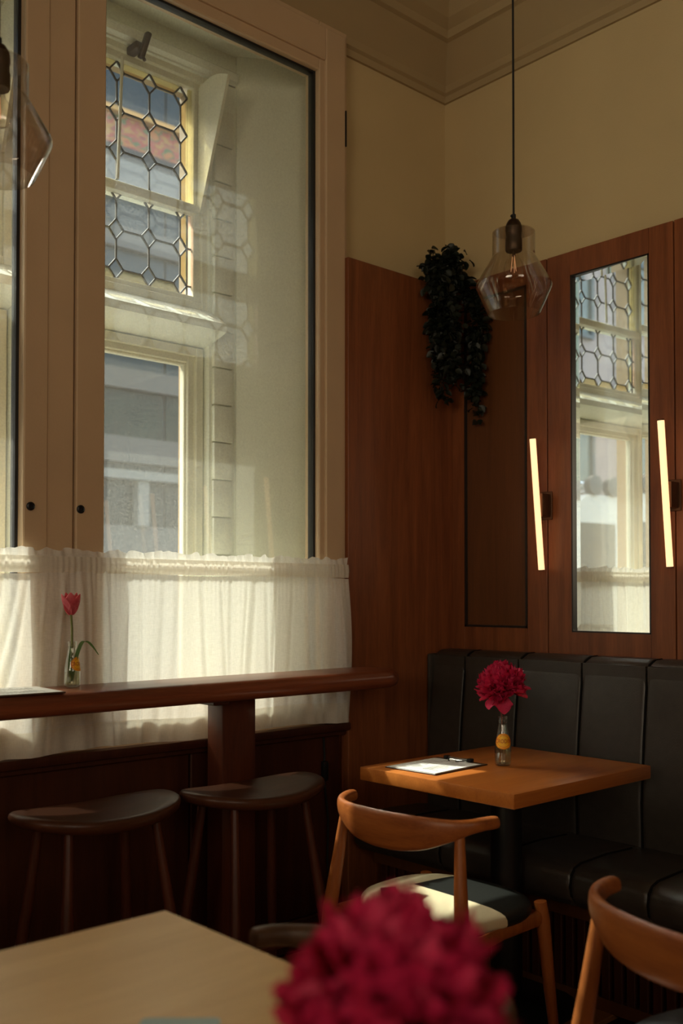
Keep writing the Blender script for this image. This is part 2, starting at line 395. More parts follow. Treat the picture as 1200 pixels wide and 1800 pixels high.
# ------------------------------------------------------------------ mesh builder
class MB:
    def __init__(self):
        self.v = []; self.f = []
    def add(self, verts, faces):
        o = len(self.v)
        self.v += [tuple(p) for p in verts]
        self.f += [tuple(i + o for i in f) for f in faces]
        return self
    def box(self, x0, x1, y0, y1, z0, z1, bevel=0.0, seg=2, rot=None):
        bm = bmesh.new()
        bmesh.ops.create_cube(bm, size=1)
        c = Vector(((x0 + x1) / 2, (y0 + y1) / 2, (z0 + z1) / 2))
        d = (abs(x1 - x0), abs(y1 - y0), abs(z1 - z0))
        for p in bm.verts:
            p.co = Vector((p.co.x * d[0], p.co.y * d[1], p.co.z * d[2]))
        if bevel > 0:
            bmesh.ops.bevel(bm, geom=bm.edges[:], offset=min(bevel, min(d) * 0.49), segments=seg, affect='EDGES', profile=0.5)
        if rot is not None:
            bmesh.ops.transform(bm, matrix=rot.to_4x4(), verts=bm.verts)
        bm.verts.index_update()
        self.add([p.co + c for p in bm.verts], [[q.index for q in f.verts] for f in bm.faces])
        bm.free()
        return self
    def prism(self, pts, axis, a, b):
        # extrude closed 2-D polygon along axis; 2-D coords are the other two axes in order
        def mk(p, t):
            if axis == 'x': return (t, p[0], p[1])
            if axis == 'y': return (p[0], t, p[1])
            return (p[0], p[1], t)
        k = len(pts)
        vs_ = [mk(p, a) for p in pts] + [mk(p, b) for p in pts]
        fs = [tuple(range(k))[::-1], tuple(range(k, 2 * k))]
        fs += [(i, (i + 1) % k, k + (i + 1) % k, k + i) for i in range(k)]
        return self.add(vs_, fs)
    def tube(self, pts, r, n=10, cap=True):
        # r a number, list of numbers, or list of (ra, rb)
        pts = [Vector(p) for p in pts]
        rings = []
        up = None
        for i, p in enumerate(pts):
            t = (pts[min(i + 1, len(pts) - 1)] - pts[max(i - 1, 0)]).normalized()
            if up is None:
                up = Vector((0, 0, 1)) if abs(t.z) < 0.9 else Vector((1, 0, 0))
            u = t.cross(up)
            if u.length < 1e-6: u = t.orthogonal()
            u.normalize(); w = u.cross(t).normalized()
            up = w
            rr = r[i] if isinstance(r, (list, tuple)) else r
            ra, rb = rr if isinstance(rr, (list, tuple)) else (rr, rr)
            rings.append([p + u * (ra * cos(2 * pi * k / n)) + w * (rb * sin(2 * pi * k / n)) for k in range(n)])
        return self.loft(rings, cap)
    def loft(self, rings, cap=True, closed=True):
        n = len(rings[0])
        vs_ = [p for r in rings for p in r]
        fs = []
        for i in range(len(rings) - 1):
            for k in range(n if closed else n - 1):
                a, b = i * n + k, i * n + (k + 1) % n
                fs.append((a, b, b + n, a + n))
        if cap:
            fs.append(tuple(range(n))[::-1])
            fs.append(tuple(range((len(rings) - 1) * n, len(rings) * n)))
        return self.add(vs_, fs)
    def lathe(self, prof, n=32, c=(0, 0, 0), cap=False):
        rings = [[(c[0] + r * cos(2 * pi * k / n), c[1] + r * sin(2 * pi * k / n), c[2] + z) for k in range(n)] for r, z in prof]
        return self.loft(rings, cap)
    def grid(self, fn, nu, nv):
        vs_ = [fn(i / nu, j / nv) for j in range(nv + 1) for i in range(nu + 1)]
        fs = [(j * (nu + 1) + i, j * (nu + 1) + i + 1, (j + 1) * (nu + 1) + i + 1, (j + 1) * (nu + 1) + i) for j in range(nv) for i in range(nu)]
        return self.add(vs_, fs)
    def mesh(self, name, m, smooth=35, offset=(0, 0, 0)):
        me = bpy.data.meshes.new(name)
        ox, oy, oz = offset
        me.from_pydata([(x - ox, y - oy, z - oz) for x, y, z in self.v], [], self.f)
        bm = bmesh.new(); bm.from_mesh(me)
        bmesh.ops.recalc_face_normals(bm, faces=bm.faces)
        bm.to_mesh(me); bm.free()
        if m is not None: me.materials.append(m)
        if smooth:
            me.shade_smooth()
            me.set_sharp_from_angle(angle=radians(smooth))
        me.update()
        return me
    def build(self, name, m, parent=None, smooth=35, kind=None, label=None):
        off = parent_world(parent) if parent is not None else (0, 0, 0)
        o = bpy.data.objects.new(name, self.mesh(name, m, smooth, off))
        COL.objects.link(o)
        if parent is not None: o.parent = parent
        if kind: o['kind'] = kind
        if label: o['label'] = label
        return o

def parent_world(p):
    v = Vector((0, 0, 0))
    while p is not None:
        v += p.location
        p = p.parent
    return v

def empty(name, loc, label=None, cat=None, group=None):
    o = bpy.data.objects.new(name, None)
    o.empty_display_size = 0.05
    COL.objects.link(o)
    o.location = loc
    if label: o['label'] = label
    if cat: o['category'] = cat
    if group: o['group'] = group
    return o

def tag(o, label, cat, group=None):
    o['label'] = label; o['category'] = cat
    if group: o['group'] = group
    return o

def place(name, me, parent, loc, rot=(0, 0, 0), scale=(1, 1, 1)):
    o = bpy.data.objects.new(name, me)
    COL.objects.link(o)
    if parent is not None:
        o.parent = parent
    o.location = loc; o.rotation_euler = rot; o.scale = scale
    return o

def copy_tree(o, parent=None):
    c = o.copy(); COL.objects.link(c); c.parent = parent
    for ch in list(o.children): copy_tree(ch, c)
    return c

def struct(name, mb, m, parent=None, smooth=35):
    return mb.build(name, m, parent, smooth, kind='structure' if parent is None else None)

# ------------------------------------------------------------------ room shell
CEIL = 3.76
XW, YW = 3.23, 2.88              # right wall and window wall planes
XL, YB = -3.6, -3.4
floor = struct('floor', MB().box(XL - .1, XW + .2, YB - .1, YW + .3, -0.12, -0.018), M['floor_base'])
# floor boards, laid along x, staggered
plank_meshes = [MB().box(0, 0.9, 0, 0.118, -0.018, 0, 0.002, 1).mesh('floor_plank', M['floor'], 30) for _ in range(1)]
row = 0
y = 0.9
while y < 2.78:
    x = 0.6 - (row % 3) * 0.3
    while x < 3.2:
        if x + .9 <= 3.235:
            place('plank', plank_meshes[0], floor, (x, y, 0))
        x += 0.902
    y += 0.12; row += 1
MB().box(XL, XW, YB, 0.9, -0.018, 0).box(XL, 0.3, 0.9, 2.86, -0.018, 0).build('floor_covering', M['floor'], floor)
struct('ceiling', MB().box(XL - .1, XW + .2, YB - .1, YW + .2, CEIL, CEIL + .1), M['ceiling'])
struct('wall_right', MB().box(XW, XW + .15, YB - .1, YW + .2, -.1, CEIL), M['wall'])
struct('wall_back', MB().box(XL - .1, XW + .1, YB - .12, YB, -.1, CEIL), M['wall'])
struct('wall_left', MB().box(XL - .12, XL, YB - .1, YW + .2, -.1, CEIL), M['wall'])

# window wall: inner leaf with one opening per double window
UNITS = [0.0, -2.85]
OP0, OP1, OZ0, OZ1 = 0.28, 2.62, 0.80, 3.50
wm = MB()
xs = [XL - .1]
for ux in sorted(UNITS):
    wm.box(xs[-1], OP0 + ux, YW, YW + .06, -.1, CEIL)
    wm.box(OP0 + ux, OP1 + ux, YW, YW + .06, OZ1, CEIL)
    wm.box(OP0 + ux, OP1 + ux, YW, YW + .06, -.1, OZ0)
    xs.append(OP1 + ux)
wm.box(xs[-1], XW + .15, YW, YW + .06, -.1, CEIL)
wall_window = struct('wall_window', wm, M['wall'])

# cornice, a run of steps and coves
def cornice_profile():
    return [(0, 3.43), (.012, 3.43), (.016, 3.455), (.03, 3.462), (.034, 3.49), (.05, 3.51), (.085, 3.56), (.13, 3.60), (.15, 3.605),
            (.155, 3.635), (.19, 3.66), (.215, 3.70), (.22, 3.72), (.25, 3.725), (.255, 3.76), (0, 3.76)]
prof = cornice_profile()
c1 = MB()
k = len(prof)
ra = [(XL, YW - d, z) for d, z in prof]; rb = [(XW - d, YW - d, z) for d, z in prof]
rc = [(XW - d, YB, z) for d, z in prof]
c1.loft([ra, rb], True)
struct('trim_1', c1, M['ceiling'], smooth=20)
c2 = MB(); c2.loft([rb, rc], True)
struct('trim_2', c2, M['ceiling'], smooth=20)

# ------------------------------------------------------------------ window unit
def frame_ring(mb, x0, x1, z0, z1, w, y0, y1, bev=0.003, wt=None, wb=None):
    wt = w if wt is None else wt; wb = w if wb is None else wb
    mb.box(x0, x0 + w, y0, y1, z0, z1, bev, 1)
    mb.box(x1 - w, x1, y0, y1, z0, z1, bev, 1)
    mb.box(x0 + w, x1 - w, y0, y1, z1 - wt, z1, bev, 1)
    mb.box(x0 + w, x1 - w, y0, y1, z0, z0 + wb, bev, 1)
    return mb

def build_sash_pair(win, cx):
    """outer window: leaded hopper above, plain light below; cx = its centre"""
    Y = 3.20
    SP, ZP = 0.136, 0.1443
    cols = [cx + SP * (i - 2) for i in range(5)]
    rows = [2.477 + ZP * j for j in range(6)]
    dx, dz = 0.030, 0.037
    xl, xr = cols[0] - 0.031, cols[-1] + 0.031
    xL, xR = xl - 0.020, xr + 0.020
    zb = rows[0] - dz - 0.002; zB = zb - 0.018
    zT = rows[-1] + dz + 0.006
    tz = rows[2]
    # frame in the wall
    fr = MB()
    frame_ring(fr, xL - .055, xR + .055, zB - .035, zT + .05, .03, Y - .035, Y + .06)
    frame_ring(fr, xL - .028, xR + .028, zB - .012, zT + .024, .03, Y - .02, Y + .04)
    fr.build('outer_frame', M['sash_paint'], win)
    tr = MB().box(xL - .012, xR + .014, Y - .035, Y + .035, tz - .016, tz + .018, .004, 2)
    tr.box(xL - .012, xR + .012, Y - .022, Y + .03, tz + .016, tz + .026, .003, 1)
    tr.build('transom', M['sash_paint'], win)
    # leadwork
    def bar(mb, a, b, w=0.0029, d=0.0035):
        ax, az = a; bx, bz = b
        L = sqrt((bx - ax) ** 2 + (bz - az) ** 2)
        nx, nz = -(bz - az) / L * w, (bx - ax) / L * w
        q = [(ax + nx, az + nz), (bx + nx, bz + nz), (bx - nx, bz - nz), (ax - nx, az - nz)]
        mb.prism(q, 'y', Y - d, Y + d)
    lead_lo, lead_hi = MB(), MB()
    for i, X in enumerate(cols):
        for j, Z in enumerate(rows):
            mb = lead_lo if j < 2 or j == 2 else lead_hi
            P = {'l': (X - dx, Z), 'r': (X + dx, Z), 't': (X, Z + dz), 'b': (X, Z - dz)}
            if j == 2:
                bar(lead_lo, P['l'], P['b']); bar(lead_lo, P['b'], P['r'])
                bar(lead_hi, P['l'], P['t']); bar(lead_hi, P['t'], P['r'])
            else:
                for a, b in ('lt', 'tr', 'rb', 'bl'): bar(mb, P[a], P[b])
            if j < 5:
                bar(lead_lo if j < 2 else lead_hi, (X, Z + dz), (X, rows[j + 1] - dz))
            if i < 4 and j != 2:
                bar(mb, (X + dx, Z), (cols[i + 1] - dx, Z))
        bar(lead_lo, (X, zB), (X, zb))
    for j, Z in enumerate(rows):
        if j in (0, 1):
            bar(lead_lo, (xr, Z), (xR, Z)); bar(lead_lo, (xL, Z), (xl, Z))
    bar(lead_lo, (xl, zb), (xr, zb)); bar(lead_lo, (xl, zb), (xl, tz)); bar(lead_lo, (xr, zb), (xr, tz))
    bar(lead_lo, (xL, zb), (xl, zb)); bar(lead_lo, (xr, zb), (xR, zb))
    sash_lo = lead_lo.build('leaded_light', M['lead'], win, smooth=0)
    sash_hi = lead_hi.build('leaded_light', M['lead'], win, smooth=0)
    # panes, each its own piece
    T = 0.0015
    cache = {}
    def pane(poly, mat, parent, key=None):
        mx_ = sum(p[0] for p in poly) / len(poly); mz_ = sum(p[1] for p in poly) / len(poly)
        if key is None or key not in cache:
            me = MB().prism([(p[0] - mx_, p[1] - mz_) for p in poly], 'y', -T, T).mesh('pane', M[mat], 0)
            if key: cache[key] = me
        else: me = cache[key]
        off = parent_world(parent)
        place('pane', me, parent, (mx_ - off[0], Y - off[1], mz_ - off[2]))
    for j in range(5):
        z0, z1 = rows[j], rows[j + 1]
        par = sash_lo if j < 2 else sash_hi
        for i in range(4):
            a, b = cols[i], cols[i + 1]
            pane([(a + dx, z0), (b - dx, z0), (b, z0 + dz), (b, z1 - dz), (b - dx, z1), (a + dx, z1), (a, z1 - dz), (a, z0 + dz)], 'leaded_clear', par, 'oct')
        pane([(cols[-1], z0 + dz), (xr, z0), (xr, z1), (cols[-1], z1 - dz)], 'leaded_amber', par, 'er')
        pane([(cols[0], z0 + dz), (xl, z0), (xl, z1), (cols[0], z1 - dz)], 'leaded_amber', par, 'el')
        if j < 2:
            pane([(xr, z0), (xR, z0), (xR, z1), (xr, z1)], 'leaded_pink', par, 'pr')
            pane([(xL, z0), (xl, z0), (xl, z1), (xL, z1)], 'leaded_pink', par, 'pl')
    for i, X in enumerate(cols):
        for j, Z in enumerate(rows):
            if j == 2: continue
            pane([(X - dx, Z), (X, Z - dz), (X + dx, Z), (X, Z + dz)], 'leaded_diamond', sash_lo if j < 2 else sash_hi, 'dia')
    for i in range(4):
        a, b = cols[i], cols[i + 1]
        pane([(a, zb), (b, zb), (b - dx, rows[0]), (a + dx, rows[0])], 'leaded_amber', sash_lo, 'bt')
        pane([(a, zB), (b, zB), (b, zb), (a, zb)], 'leaded_pink', sash_lo, 'pb')
        pane([(a, zT), (b, zT), (b - dx, rows[5]), (a + dx, rows[5])], 'leaded_amber', sash_hi, 'tp')
    # amber linings beside the hopper lights
    MB().box(xr + .002, xR, Y - .004, Y + .004, tz + .026, zT).build('border_glass', M['leaded_amber'], win)
    MB().box(xL, xl - .002, Y - .004, Y + .004, tz + .026, zT).build('border_glass', M['leaded_amber'], win)
    # stay rod and catch of the hopper
    MB().tube([(cx - .003, Y - .045, zT - .01), (cx - .02, Y - .045, tz + .02)], .006, 8).build('stay_rod', M['sash_paint'], win)
    lt = MB().box(cx + .02, cx + .055, Y - .10, Y - .03, zT + .012, zT + .04, .006, 2)
    lt.box(cx + .042, cx + .062, Y - .12, Y - .09, zT - .02, zT + .075, .006, 2, Euler((0.25, 0.2, 0)).to_matrix())
    lt.tube([(cx + .03, Y - .09, zT + .03), (cx + .05, Y - .11, zT - .03)], .006, 8)
    lt.build('catch', M['bronze'], win)
    # draught cheeks of the hopper: quarter boards standing out from the frame
    for side, xx in ((1, xR + .012), (-1, xL - .012)):
        pts = [(Y - .02, tz + .0)]
        for t in range(9):
            u = t / 8
            ang = u * pi / 2
            pts.append((Y - .03 - .19 * u, zT + .0 + .022 * sin(u * pi) - .02 * u))
        pts.append((Y - .205, zT - .06))
        pts.append((Y - .04, tz - .01))
        MB().prism([(p[0], p[1]) for p in pts], 'x', xx, xx + .012 * side).build('hopper_cheek', M['sash_paint'], win)
    # projecting transom beam: sloping sill on top, splayed underside
    bx0, bx1 = xL - .07, xR + .06
    mb = MB()
    mb.prism([(Y + .1, zB - .03), (Y - .03, zB - .03), (Y - .15, zB - .105), (Y - .15, zB - .135), (Y + .0, zB - .178), (Y + .1, zB - .178)], 'x', bx0, bx1)
    mb.build('transom_beam', M['reveal'], win)
    # lower light
    f2 = MB()
    z1 = zB - .178
    frame_ring(f2, xL - .045, xR + .045, .86, z1, .034, Y - .02, Y + .07)
    frame_ring(f2, xL - .014, xR + .014, .89, z1 - .028, .03, Y - .005, Y + .05)
    f2.build('lower_frame', M['sash_paint'], win)
    f3 = MB(); frame_ring(f3, xL + .012, xR - .012, .915, z1 - .055, .012, Y + .008, Y + .04)
    f3.build('putty_bead', M['sash_paint'], win)
    MB().box(xL + .014, xR - .014, Y + .018, Y + .022, .92, z1 - .06).build('lower_pane', M['street_glass'], win)
    return xL, xR, zB, zT

def build_window(ux, n):
    win = empty('window_%d' % n, (ux, 0, 0)); win['kind'] = 'structure'
    L = lambda x: x + ux
    # indoor frame
    fr = MB()
    fr.box(L(2.476), L(2.62), 2.845, 2.93, .84, 3.5, .004, 1)
    fr.box(L(2.50), L(2.60), 2.832, 2.85, .84, 3.47, .004, 1)
    fr.box(L(.42), L(2.476), 2.845, 2.93, 3.305, 3.5, .004, 1)
    fr.box(L(.42), L(2.50), 2.832, 2.85, 3.345, 3.47, .004, 1)
    fr.box(L(1.466), L(1.563), 2.825, 2.895, .84, 3.304, .004, 1)
    fr.box(L(1.298), L(1.462), 2.835, 2.895, .84, 3.304, .004, 1)
    fr.box(L(1.298), L(1.375), 2.83, 2.86, .84, 3.304, .004, 1)
    fr.box(L(.28), L(.42), 2.845, 2.93, .84, 3.5, .004, 1)
    fr.box(L(.42), L(2.476), 2.84, 2.92, .80, .93, .004, 1)
    fr.build('inner_frame', M['frame_paint'], win)
    for xh in (2.5985,):
        for zh in (3.11, 2.45, 1.9):
            MB().box(L(xh), L(xh + .004), 2.828, 2.834, zh - .07, zh + .07).build('hinge', M['gasket'], win)
    for xk in (1.319, 1.48):
        p = MB().lathe([(.0001, 0), (.009, 0), (.013, .002), (.013, .006), (.008, .008), (.0085, .004), (.0001, .003)], 20)
        p.v = [(L(xk) + a, 2.826 - c + (0.004 if xk < 1.4 else 0), 1.562 + b) for a, b, c in p.v]
        p.build('bolt_head', M['black_metal'], win)
    for (x0, x1) in ((1.563, 2.476), (.42, 1.298)):
        g = MB(); frame_ring(g, L(x0 - .002), L(x1 + .002), .93, 3.309, .012, 2.868, 2.90, 0.001)
        g.build('gasket', M['gasket'], win)
        MB().box(L(x0 + .002), L(x1 - .002), 2.882, 2.886, .935, 3.303).build('inner_pane', M['window_glass'], win)
    # recess: splayed sides, soffit, sill
    mb = MB()
    mb.prism([(L(2.64), 2.93), (L(2.305), 3.14), (L(2.305), 3.46), (L(2.75), 3.46), (L(2.75), 2.93)], 'z', .7, 3.7)
    mb.prism([(L(.26), 2.93), (L(.535), 3.14), (L(.535), 3.46), (L(.15), 3.46), (L(.15), 2.93)], 'z', .7, 3.7)
    mb.build('jamb', M['reveal'], win)
    MB().box(L(.15), L(2.75), 2.93, 3.16, 3.41, 3.56).build('soffit', M['reveal'], win)
    MB().box(L(.15), L(2.75), 2.93, 3.3, .70, .86).build('inner_sill', M['reveal'], win)
    hk = MB(); hk.tube([(L(1.92) + .012 * cos(a), 3.0, 3.39 + .016 * sin(a)) for a in [i * .55 for i in range(10)]], .0018, 6)
    hk.build('ceiling_hook', M['gasket'], win)
    # outer leaf of the wall
    spans = []
    for cx in (1.811, 1.03):
        spans.append(build_sash_pair(win, L(cx)))
    (a0, a1, zB, zT), (b0, b1, _, _) = spans
    Y0 = 3.15
    for nm, ya, yb, mt in (('outer_wall', Y0, 3.235, 'reveal'), ('outer_stone', 3.235, 3.36, 'stone')):
        ow = MB()
        ow.box(L(.2), L(2.7), ya, yb, zT + .045, 4.2)
        ow.box(a1 + .05, L(2.36), ya, yb, .0, zT + .05)
        ow.box(b1 + .05, a0 - .05, ya, yb, .0, zT + .05)
        ow.box(L(.2), b0 - .05, ya, yb, .0, zT + .05)
        ow.box(L(.2), L(2.7), ya, yb, 0, .87)
        ow.build(nm, M[mt], win)
    mo = MB()
    mo.prism([(Y0 + .02, zT + .045), (Y0 - .02, zT + .06), (Y0 - .03, zT + .085), (Y0 - .012, zT + .10), (Y0 - .012, zT + .13), (Y0 + .02, zT + .135)], 'x', L(.54), L(2.303))
    mo.build('lintel_moulding', M['reveal'], win)
    # painted quoin bricks beside each sash
    for (x0, x1) in ((a1 + .062, L(2.285)), (b1 + .062, a0 - .062), (L(.555), b0 - .062)):
        w = x1 - x0
        me = MB().box(-w / 2, w / 2, -.012, .012, -.0695, .0695, .005, 2).mesh('brick', M['brick_paint'])
        z = .95
        q = 0
        while z < zT - .04:
            place('brick', me, win, ((x0 + x1) / 2 - ux, 3.145 + .002 * random.uniform(-1, 1), z), (random.uniform(-.01, .01), random.uniform(-.006, .006), random.uniform(-.012, .012)))
            z += .1435
    return win

for i, ux in enumerate(UNITS):
    build_window(ux, i + 1)

# panelling below the windows
cap = MB()
cap.box(-3.3, 2.60, 2.80, 2.88, .785, .815, .006, 2)
cap.box(-3.3, 2.60, 2.825, 2.88, .765, .79, .004, 1)
struct('trim_3', cap, M['sill_wood'])
pm = MB().box(-.346, .346, 2.845, 2.88, .11, .765, .004, 1).mesh('panel', M['sill_wood'])
for i in range(8):
    place('panel', pm, wall_window, (2.25 - i * .70, 0, 0))
struct('baseboard_window', MB().box(-3.4, 2.60, 2.83, 2.88, 0, .11, .004, 1), M['sill_wood'])

# tall board on the window wall in the corner
MB().box(2.598, 3.20, 2.815, 2.845, 0, 2.605, .002, 1).build('panel', M['panel'], wall_window)
MB().box(2.575, 2.9, 2.845, 2.88, 0, 2.555, .002, 1).build('panel_edge', M['panel'], wall_window)

# ------------------------------------------------------------------ panelled right wall
wall_right = bpy.data.objects['wall_right']
PX0, PX1 = 3.20, 3.232
TOPZ = 2.612
def framed_panel(y0, y1, h0, h1, z0, z1):
    mb = MB()
    mb.box(PX0, PX1, y0 + .0025, h0, 0, TOPZ, .0015, 1)
    mb.box(PX0, PX1, h1, y1 - .0025, 0, TOPZ, .0015, 1)
    mb.box(PX0, PX1, h0, h1, 0, z0, 0)
    mb.box(PX0, PX1, h0, h1, z1, TOPZ, 0)
    return mb.build('panel', M['panel'], wall_right)
p0 = framed_panel(2.327, 2.845, 2.425, 2.748, 1.168, 2.532)
MB().box(PX0 + .008, PX1, 2.43, 2.743, 1.173, 2.527).build('inset_panel', M['dark_panel'], p0, label='dark stained inset panel')
g = MB()
for (a, b, c, d) in ((2.425, 2.434, 1.168, 2.532), (2.739, 2.748, 1.168, 2.532), (2.425, 2.748, 1.168, 1.177), (2.425, 2.748, 2.523, 2.532)):
    g.box(PX0 - .002, PX0 + .012, a, b, c, d)
g.build('inset_beading', M['mirror_frame'], p0)
framed_panel(1.788, 2.327, 1.885, 2.219, 1.158, 2.521)
yy = 1.788
for i in range(9):
    framed_panel(yy - .539, yy, yy - .44, yy - .1, 1.158, 2.521)
    MB().box(PX0 + .008, PX1, yy - .44, yy - .1, 1.158, 2.521).build('inset_panel', M['dark_panel'], wall_right)
    yy -= .539

# bevelled mirror, hung a little out of square in its recess
mir = empty('wall_mirror', (3.208, 2.052, 1.84), 'tall mirror set in the wood panel between two lamp tubes', 'mirror')
fm = MB()
y0, y1, z0, z1 = 1.885, 2.219, 1.158, 2.521
for (a, b, c, d) in ((y0, y0 + .006, z0, z1), (y1 - .006, y1, z0, z1), (y0, y1, z0, z0 + .006), (y0, y1, z1 - .006, z1)):
    fm.box(3.2012, 3.228, a, b, c, d)
fm.build('mirror_frame', M['mirror_frame'], mir)
gm = MB()
ya, yb, za, zb_ = y0 + .006, y1 - .006, z0 + .006, z1 - .006
bw = .026
o_ = [(3.2078, ya, za), (3.2078, yb, za), (3.2078, yb, zb_), (3.2078, ya, zb_)]
i_ = [(3.2087, ya + bw, za + bw), (3.2087, yb - bw, za + bw), (3.2087, yb - bw, zb_ - bw), (3.2087, ya + bw, zb_ - bw)]
bk = [(3.216, p[1], p[2]) for p in o_]
gm.add(i_ + o_ + bk, [(0, 1, 2, 3), (0, 4, 5, 1), (1, 5, 6, 2), (2, 6, 7, 3), (3, 7, 4, 0), (4, 8, 9, 5), (5, 9, 10, 6), (6, 10, 11, 7), (7, 11, 8, 4), (8, 11, 10, 9)])
glass = gm.build('mirror_glass', M['mirror'], mir, smooth=0)
MIRROR_TURN = 2.4
glass.rotation_euler = (0, 0, -radians(MIRROR_TURN))

# tube wall lamps
def wall_lamp(y):
    b = empty('wall_lamp', (3.2, y, 1.645), '', 'wall lamp', 'tube lamps along the panelled wall')
    MB().tube([(3.107, y, 1.897), (3.157, y - .002, 1.395)], .0118, 20).build('tube', M['tube'], b)
    for (p, q) in (((3.1065, y, 1.9005), (3.107, y, 1.896)), ((3.157, y - .002, 1.396), (3.1574, y - .002, 1.3915))):
        MB().tube([p, q], .0119, 20).build('end_cap', M['bracket'], b)
    br = MB().box(3.146, 3.198, y - .016, y + .016, 1.60, 1.69, .003, 2)
    br.box(3.193, 3.2, y - .024, y + .024, 1.59, 1.70, .002, 1)
    br.build('bracket', M['bracket'], b)
    return b
wall_lamp(2.327)['label'] = 'glowing tube lamp on the panelling, left of the mirror'
wall_lamp(1.788)['label'] = 'glowing tube lamp on the panelling, right of the mirror'
for i in range(1, 4):
    o = wall_lamp(1.788 - i * .539)
    o['label'] = '%s tube lamp along the wall from the mirror, an orange streak in the window glass' % ('third', 'fourth', 'fifth')[i - 1]

# ------------------------------------------------------------------ banquette
ben = empty('banquette', (2.95, 1.5, 0), 'long black leather banquette with upright seams along the panelled wall', 'bench')
seams = [2.795, 2.62, 2.355, 2.073, 1.815, 1.55, 1.28, 1.01, .74, .47, .2]
for i in range(len(seams) - 1):
    y1, y0 = seams[i], seams[i + 1]
    def backf(u, v, y0=y0, y1=y1):
        # u across, v profile from bottom to over the top
        yv = y0 + (y1 - y0) * u
        puff = 1 - (abs(2 * u - 1)) ** 22
        prof_ = [(3.015, .44), (3.01, .6), (3.026, .8), (3.042, .95), (3.052, 1.03), (3.068, 1.062), (3.10, 1.076), (3.15, 1.078), (3.180, 1.07)]
        t = v * (len(prof_) - 1); a = min(int(t), len(prof_) - 2); f = t - a
        px = prof_[a][0] + (prof_[a + 1][0] - prof_[a][0]) * f
        pz = prof_[a][1] + (prof_[a + 1][1] - prof_[a][1]) * f
        return (px + .007 * (1 - puff) , yv, pz - (.006 * (1 - puff) if v > .5 else 0))
    mb = MB().grid(backf, 32, 24)
    mb.box(3.05, 3.185, y0 + .004, y1 - .004, .42, 1.055)
    mb.build('back_cushion', M['leather'], ben, smooth=50)
    def seatf(u, v, y0=y0, y1=y1):
        yv = y0 + (y1 - y0) * u
        puff = 1 - (abs(2 * u - 1)) ** 22
        prof_ = [(2.63, .335), (2.608, .36), (2.60, .40), (2.606, .435), (2.625, .455), (2.66, .464), (2.8, .468), (2.95, .462), (3.02, .452)]
        t = v * (len(prof_) - 1); a = min(int(t), len(prof_) - 2); f = t - a
        px = prof_[a][0] + (prof_[a + 1][0] - prof_[a][0]) * f
        pz = prof_[a][1] + (prof_[a + 1][1] - prof_[a][1]) * f
        return (px + (.006 * (1 - puff) if v < .5 else 0), yv, pz - .006 * (1 - puff) * (1 if v > .3 else 0))
    mb = MB().grid(seatf, 32, 24)
    mb.box(2.63, 3.07, y0 + .004, y1 - .004, .335, .44)
    mb.build('seat_cushion', M['leather'], ben, smooth=50)
pipe_b = [(3.018, .45), (3.013, .6), (3.029, .8), (3.045, .95), (3.055, 1.03), (3.071, 1.060), (3.10, 1.073), (3.15, 1.075)]
pipe_s = [(2.635, .345), (2.611, .37), (2.604, .40), (2.610, .433), (2.628, .452), (2.66, .461), (2.8, .465), (2.95, .459)]
for yv in seams[1:-1]:
    MB().tube([(a, yv, b) for a, b in pipe_b], .0042, 8).build('piping', M['piping'], ben)
    MB().tube([(a, yv, b) for a, b in pipe_s], .0042, 8).build('piping', M['piping'], ben)
# rounded end of the back
mb = MB()
prof_ = [(.0, .44), (.0, 1.0), (.008, 1.045), (.03, 1.07), (.06, 1.076)]
mb.box(3.03, 3.185, 2.792, 2.808, .44, 1.06, .01, 2)
mb.build('end_piece', M['leather'], ben)
bs = MB().box(2.72, 3.19, .2, 2.80, .0, .04).box(2.72, 3.19, .2, 2.80, .265, .336).box(2.76, 3.19, .2, 2.80, .04, .265)
bs.build('plinth', M['dark_panel'], ben)
sm = MB().box(2.72, 2.742, -.0145, .0145, .04, .265, .002, 1).mesh('slat', M['sill_wood'])
off = parent_world(ben)
yv = .3
while yv < 2.79:
    place('slat', sm, ben, (-off[0], yv - off[1], 0))
    yv += .0445

# ------------------------------------------------------------------ window counter, post
ct = empty('window_counter', (1.3, 2.66, 0), 'narrow reddish wooden counter with rounded end running along the curtain', 'counter')
CT0, CT1 = .965, 1.028
def counter_outline():
    pts = [(.2, 2.525)]
    cx_, cy_, r = 2.53, 2.66, .135
    for i in range(19):
        a = -pi / 2 + pi * i / 18
        pts.append((cx_ + r * .92 * cos(a), cy_ + r * sin(a) * (1 if a < 0 else .86)))
    pts.append((.2, cy_ + r * .86))
    return pts
out = counter_outline()
ccx = sum(p[0] for p in out) / len(out)
rings = []
ctr = (1.5, 2.66)
def inset(pts, d):
    res = []
    n = len(pts)
    for i in range(n):
        p0 = Vector(pts[i - 1]); p1 = Vector(pts[i]); p2 = Vector(pts[(i + 1) % n])
        e1 = (p1 - p0).normalized(); e2 = (p2 - p1).normalized()
        n1 = Vector((-e1.y, e1.x)); n2 = Vector((-e2.y, e2.x))
        b = (n1 + n2)
        if b.length < 1e-5: b = n1
        b.normalize()
        k = d / max(.35, b.dot(n1))
        res.append(tuple(p1 + b * k))
    return res
H_ = CT1 - CT0
for s in range(9):
    a = -pi / 2 + pi * s / 8
    d = .026 * (1 - cos(a))
    z = (CT0 + CT1) / 2 + H_ / 2 * sin(a)
    rings.append([(p[0], p[1], z) for p in inset(out, d)])
MB().loft(rings, True).build('counter_top', M['counter'], ct, smooth=50)
MB().box(1.890, 2.024, 2.645, 2.73, 0, CT0 + .002, .004, 2).build('counter_post', M['post'], ct)
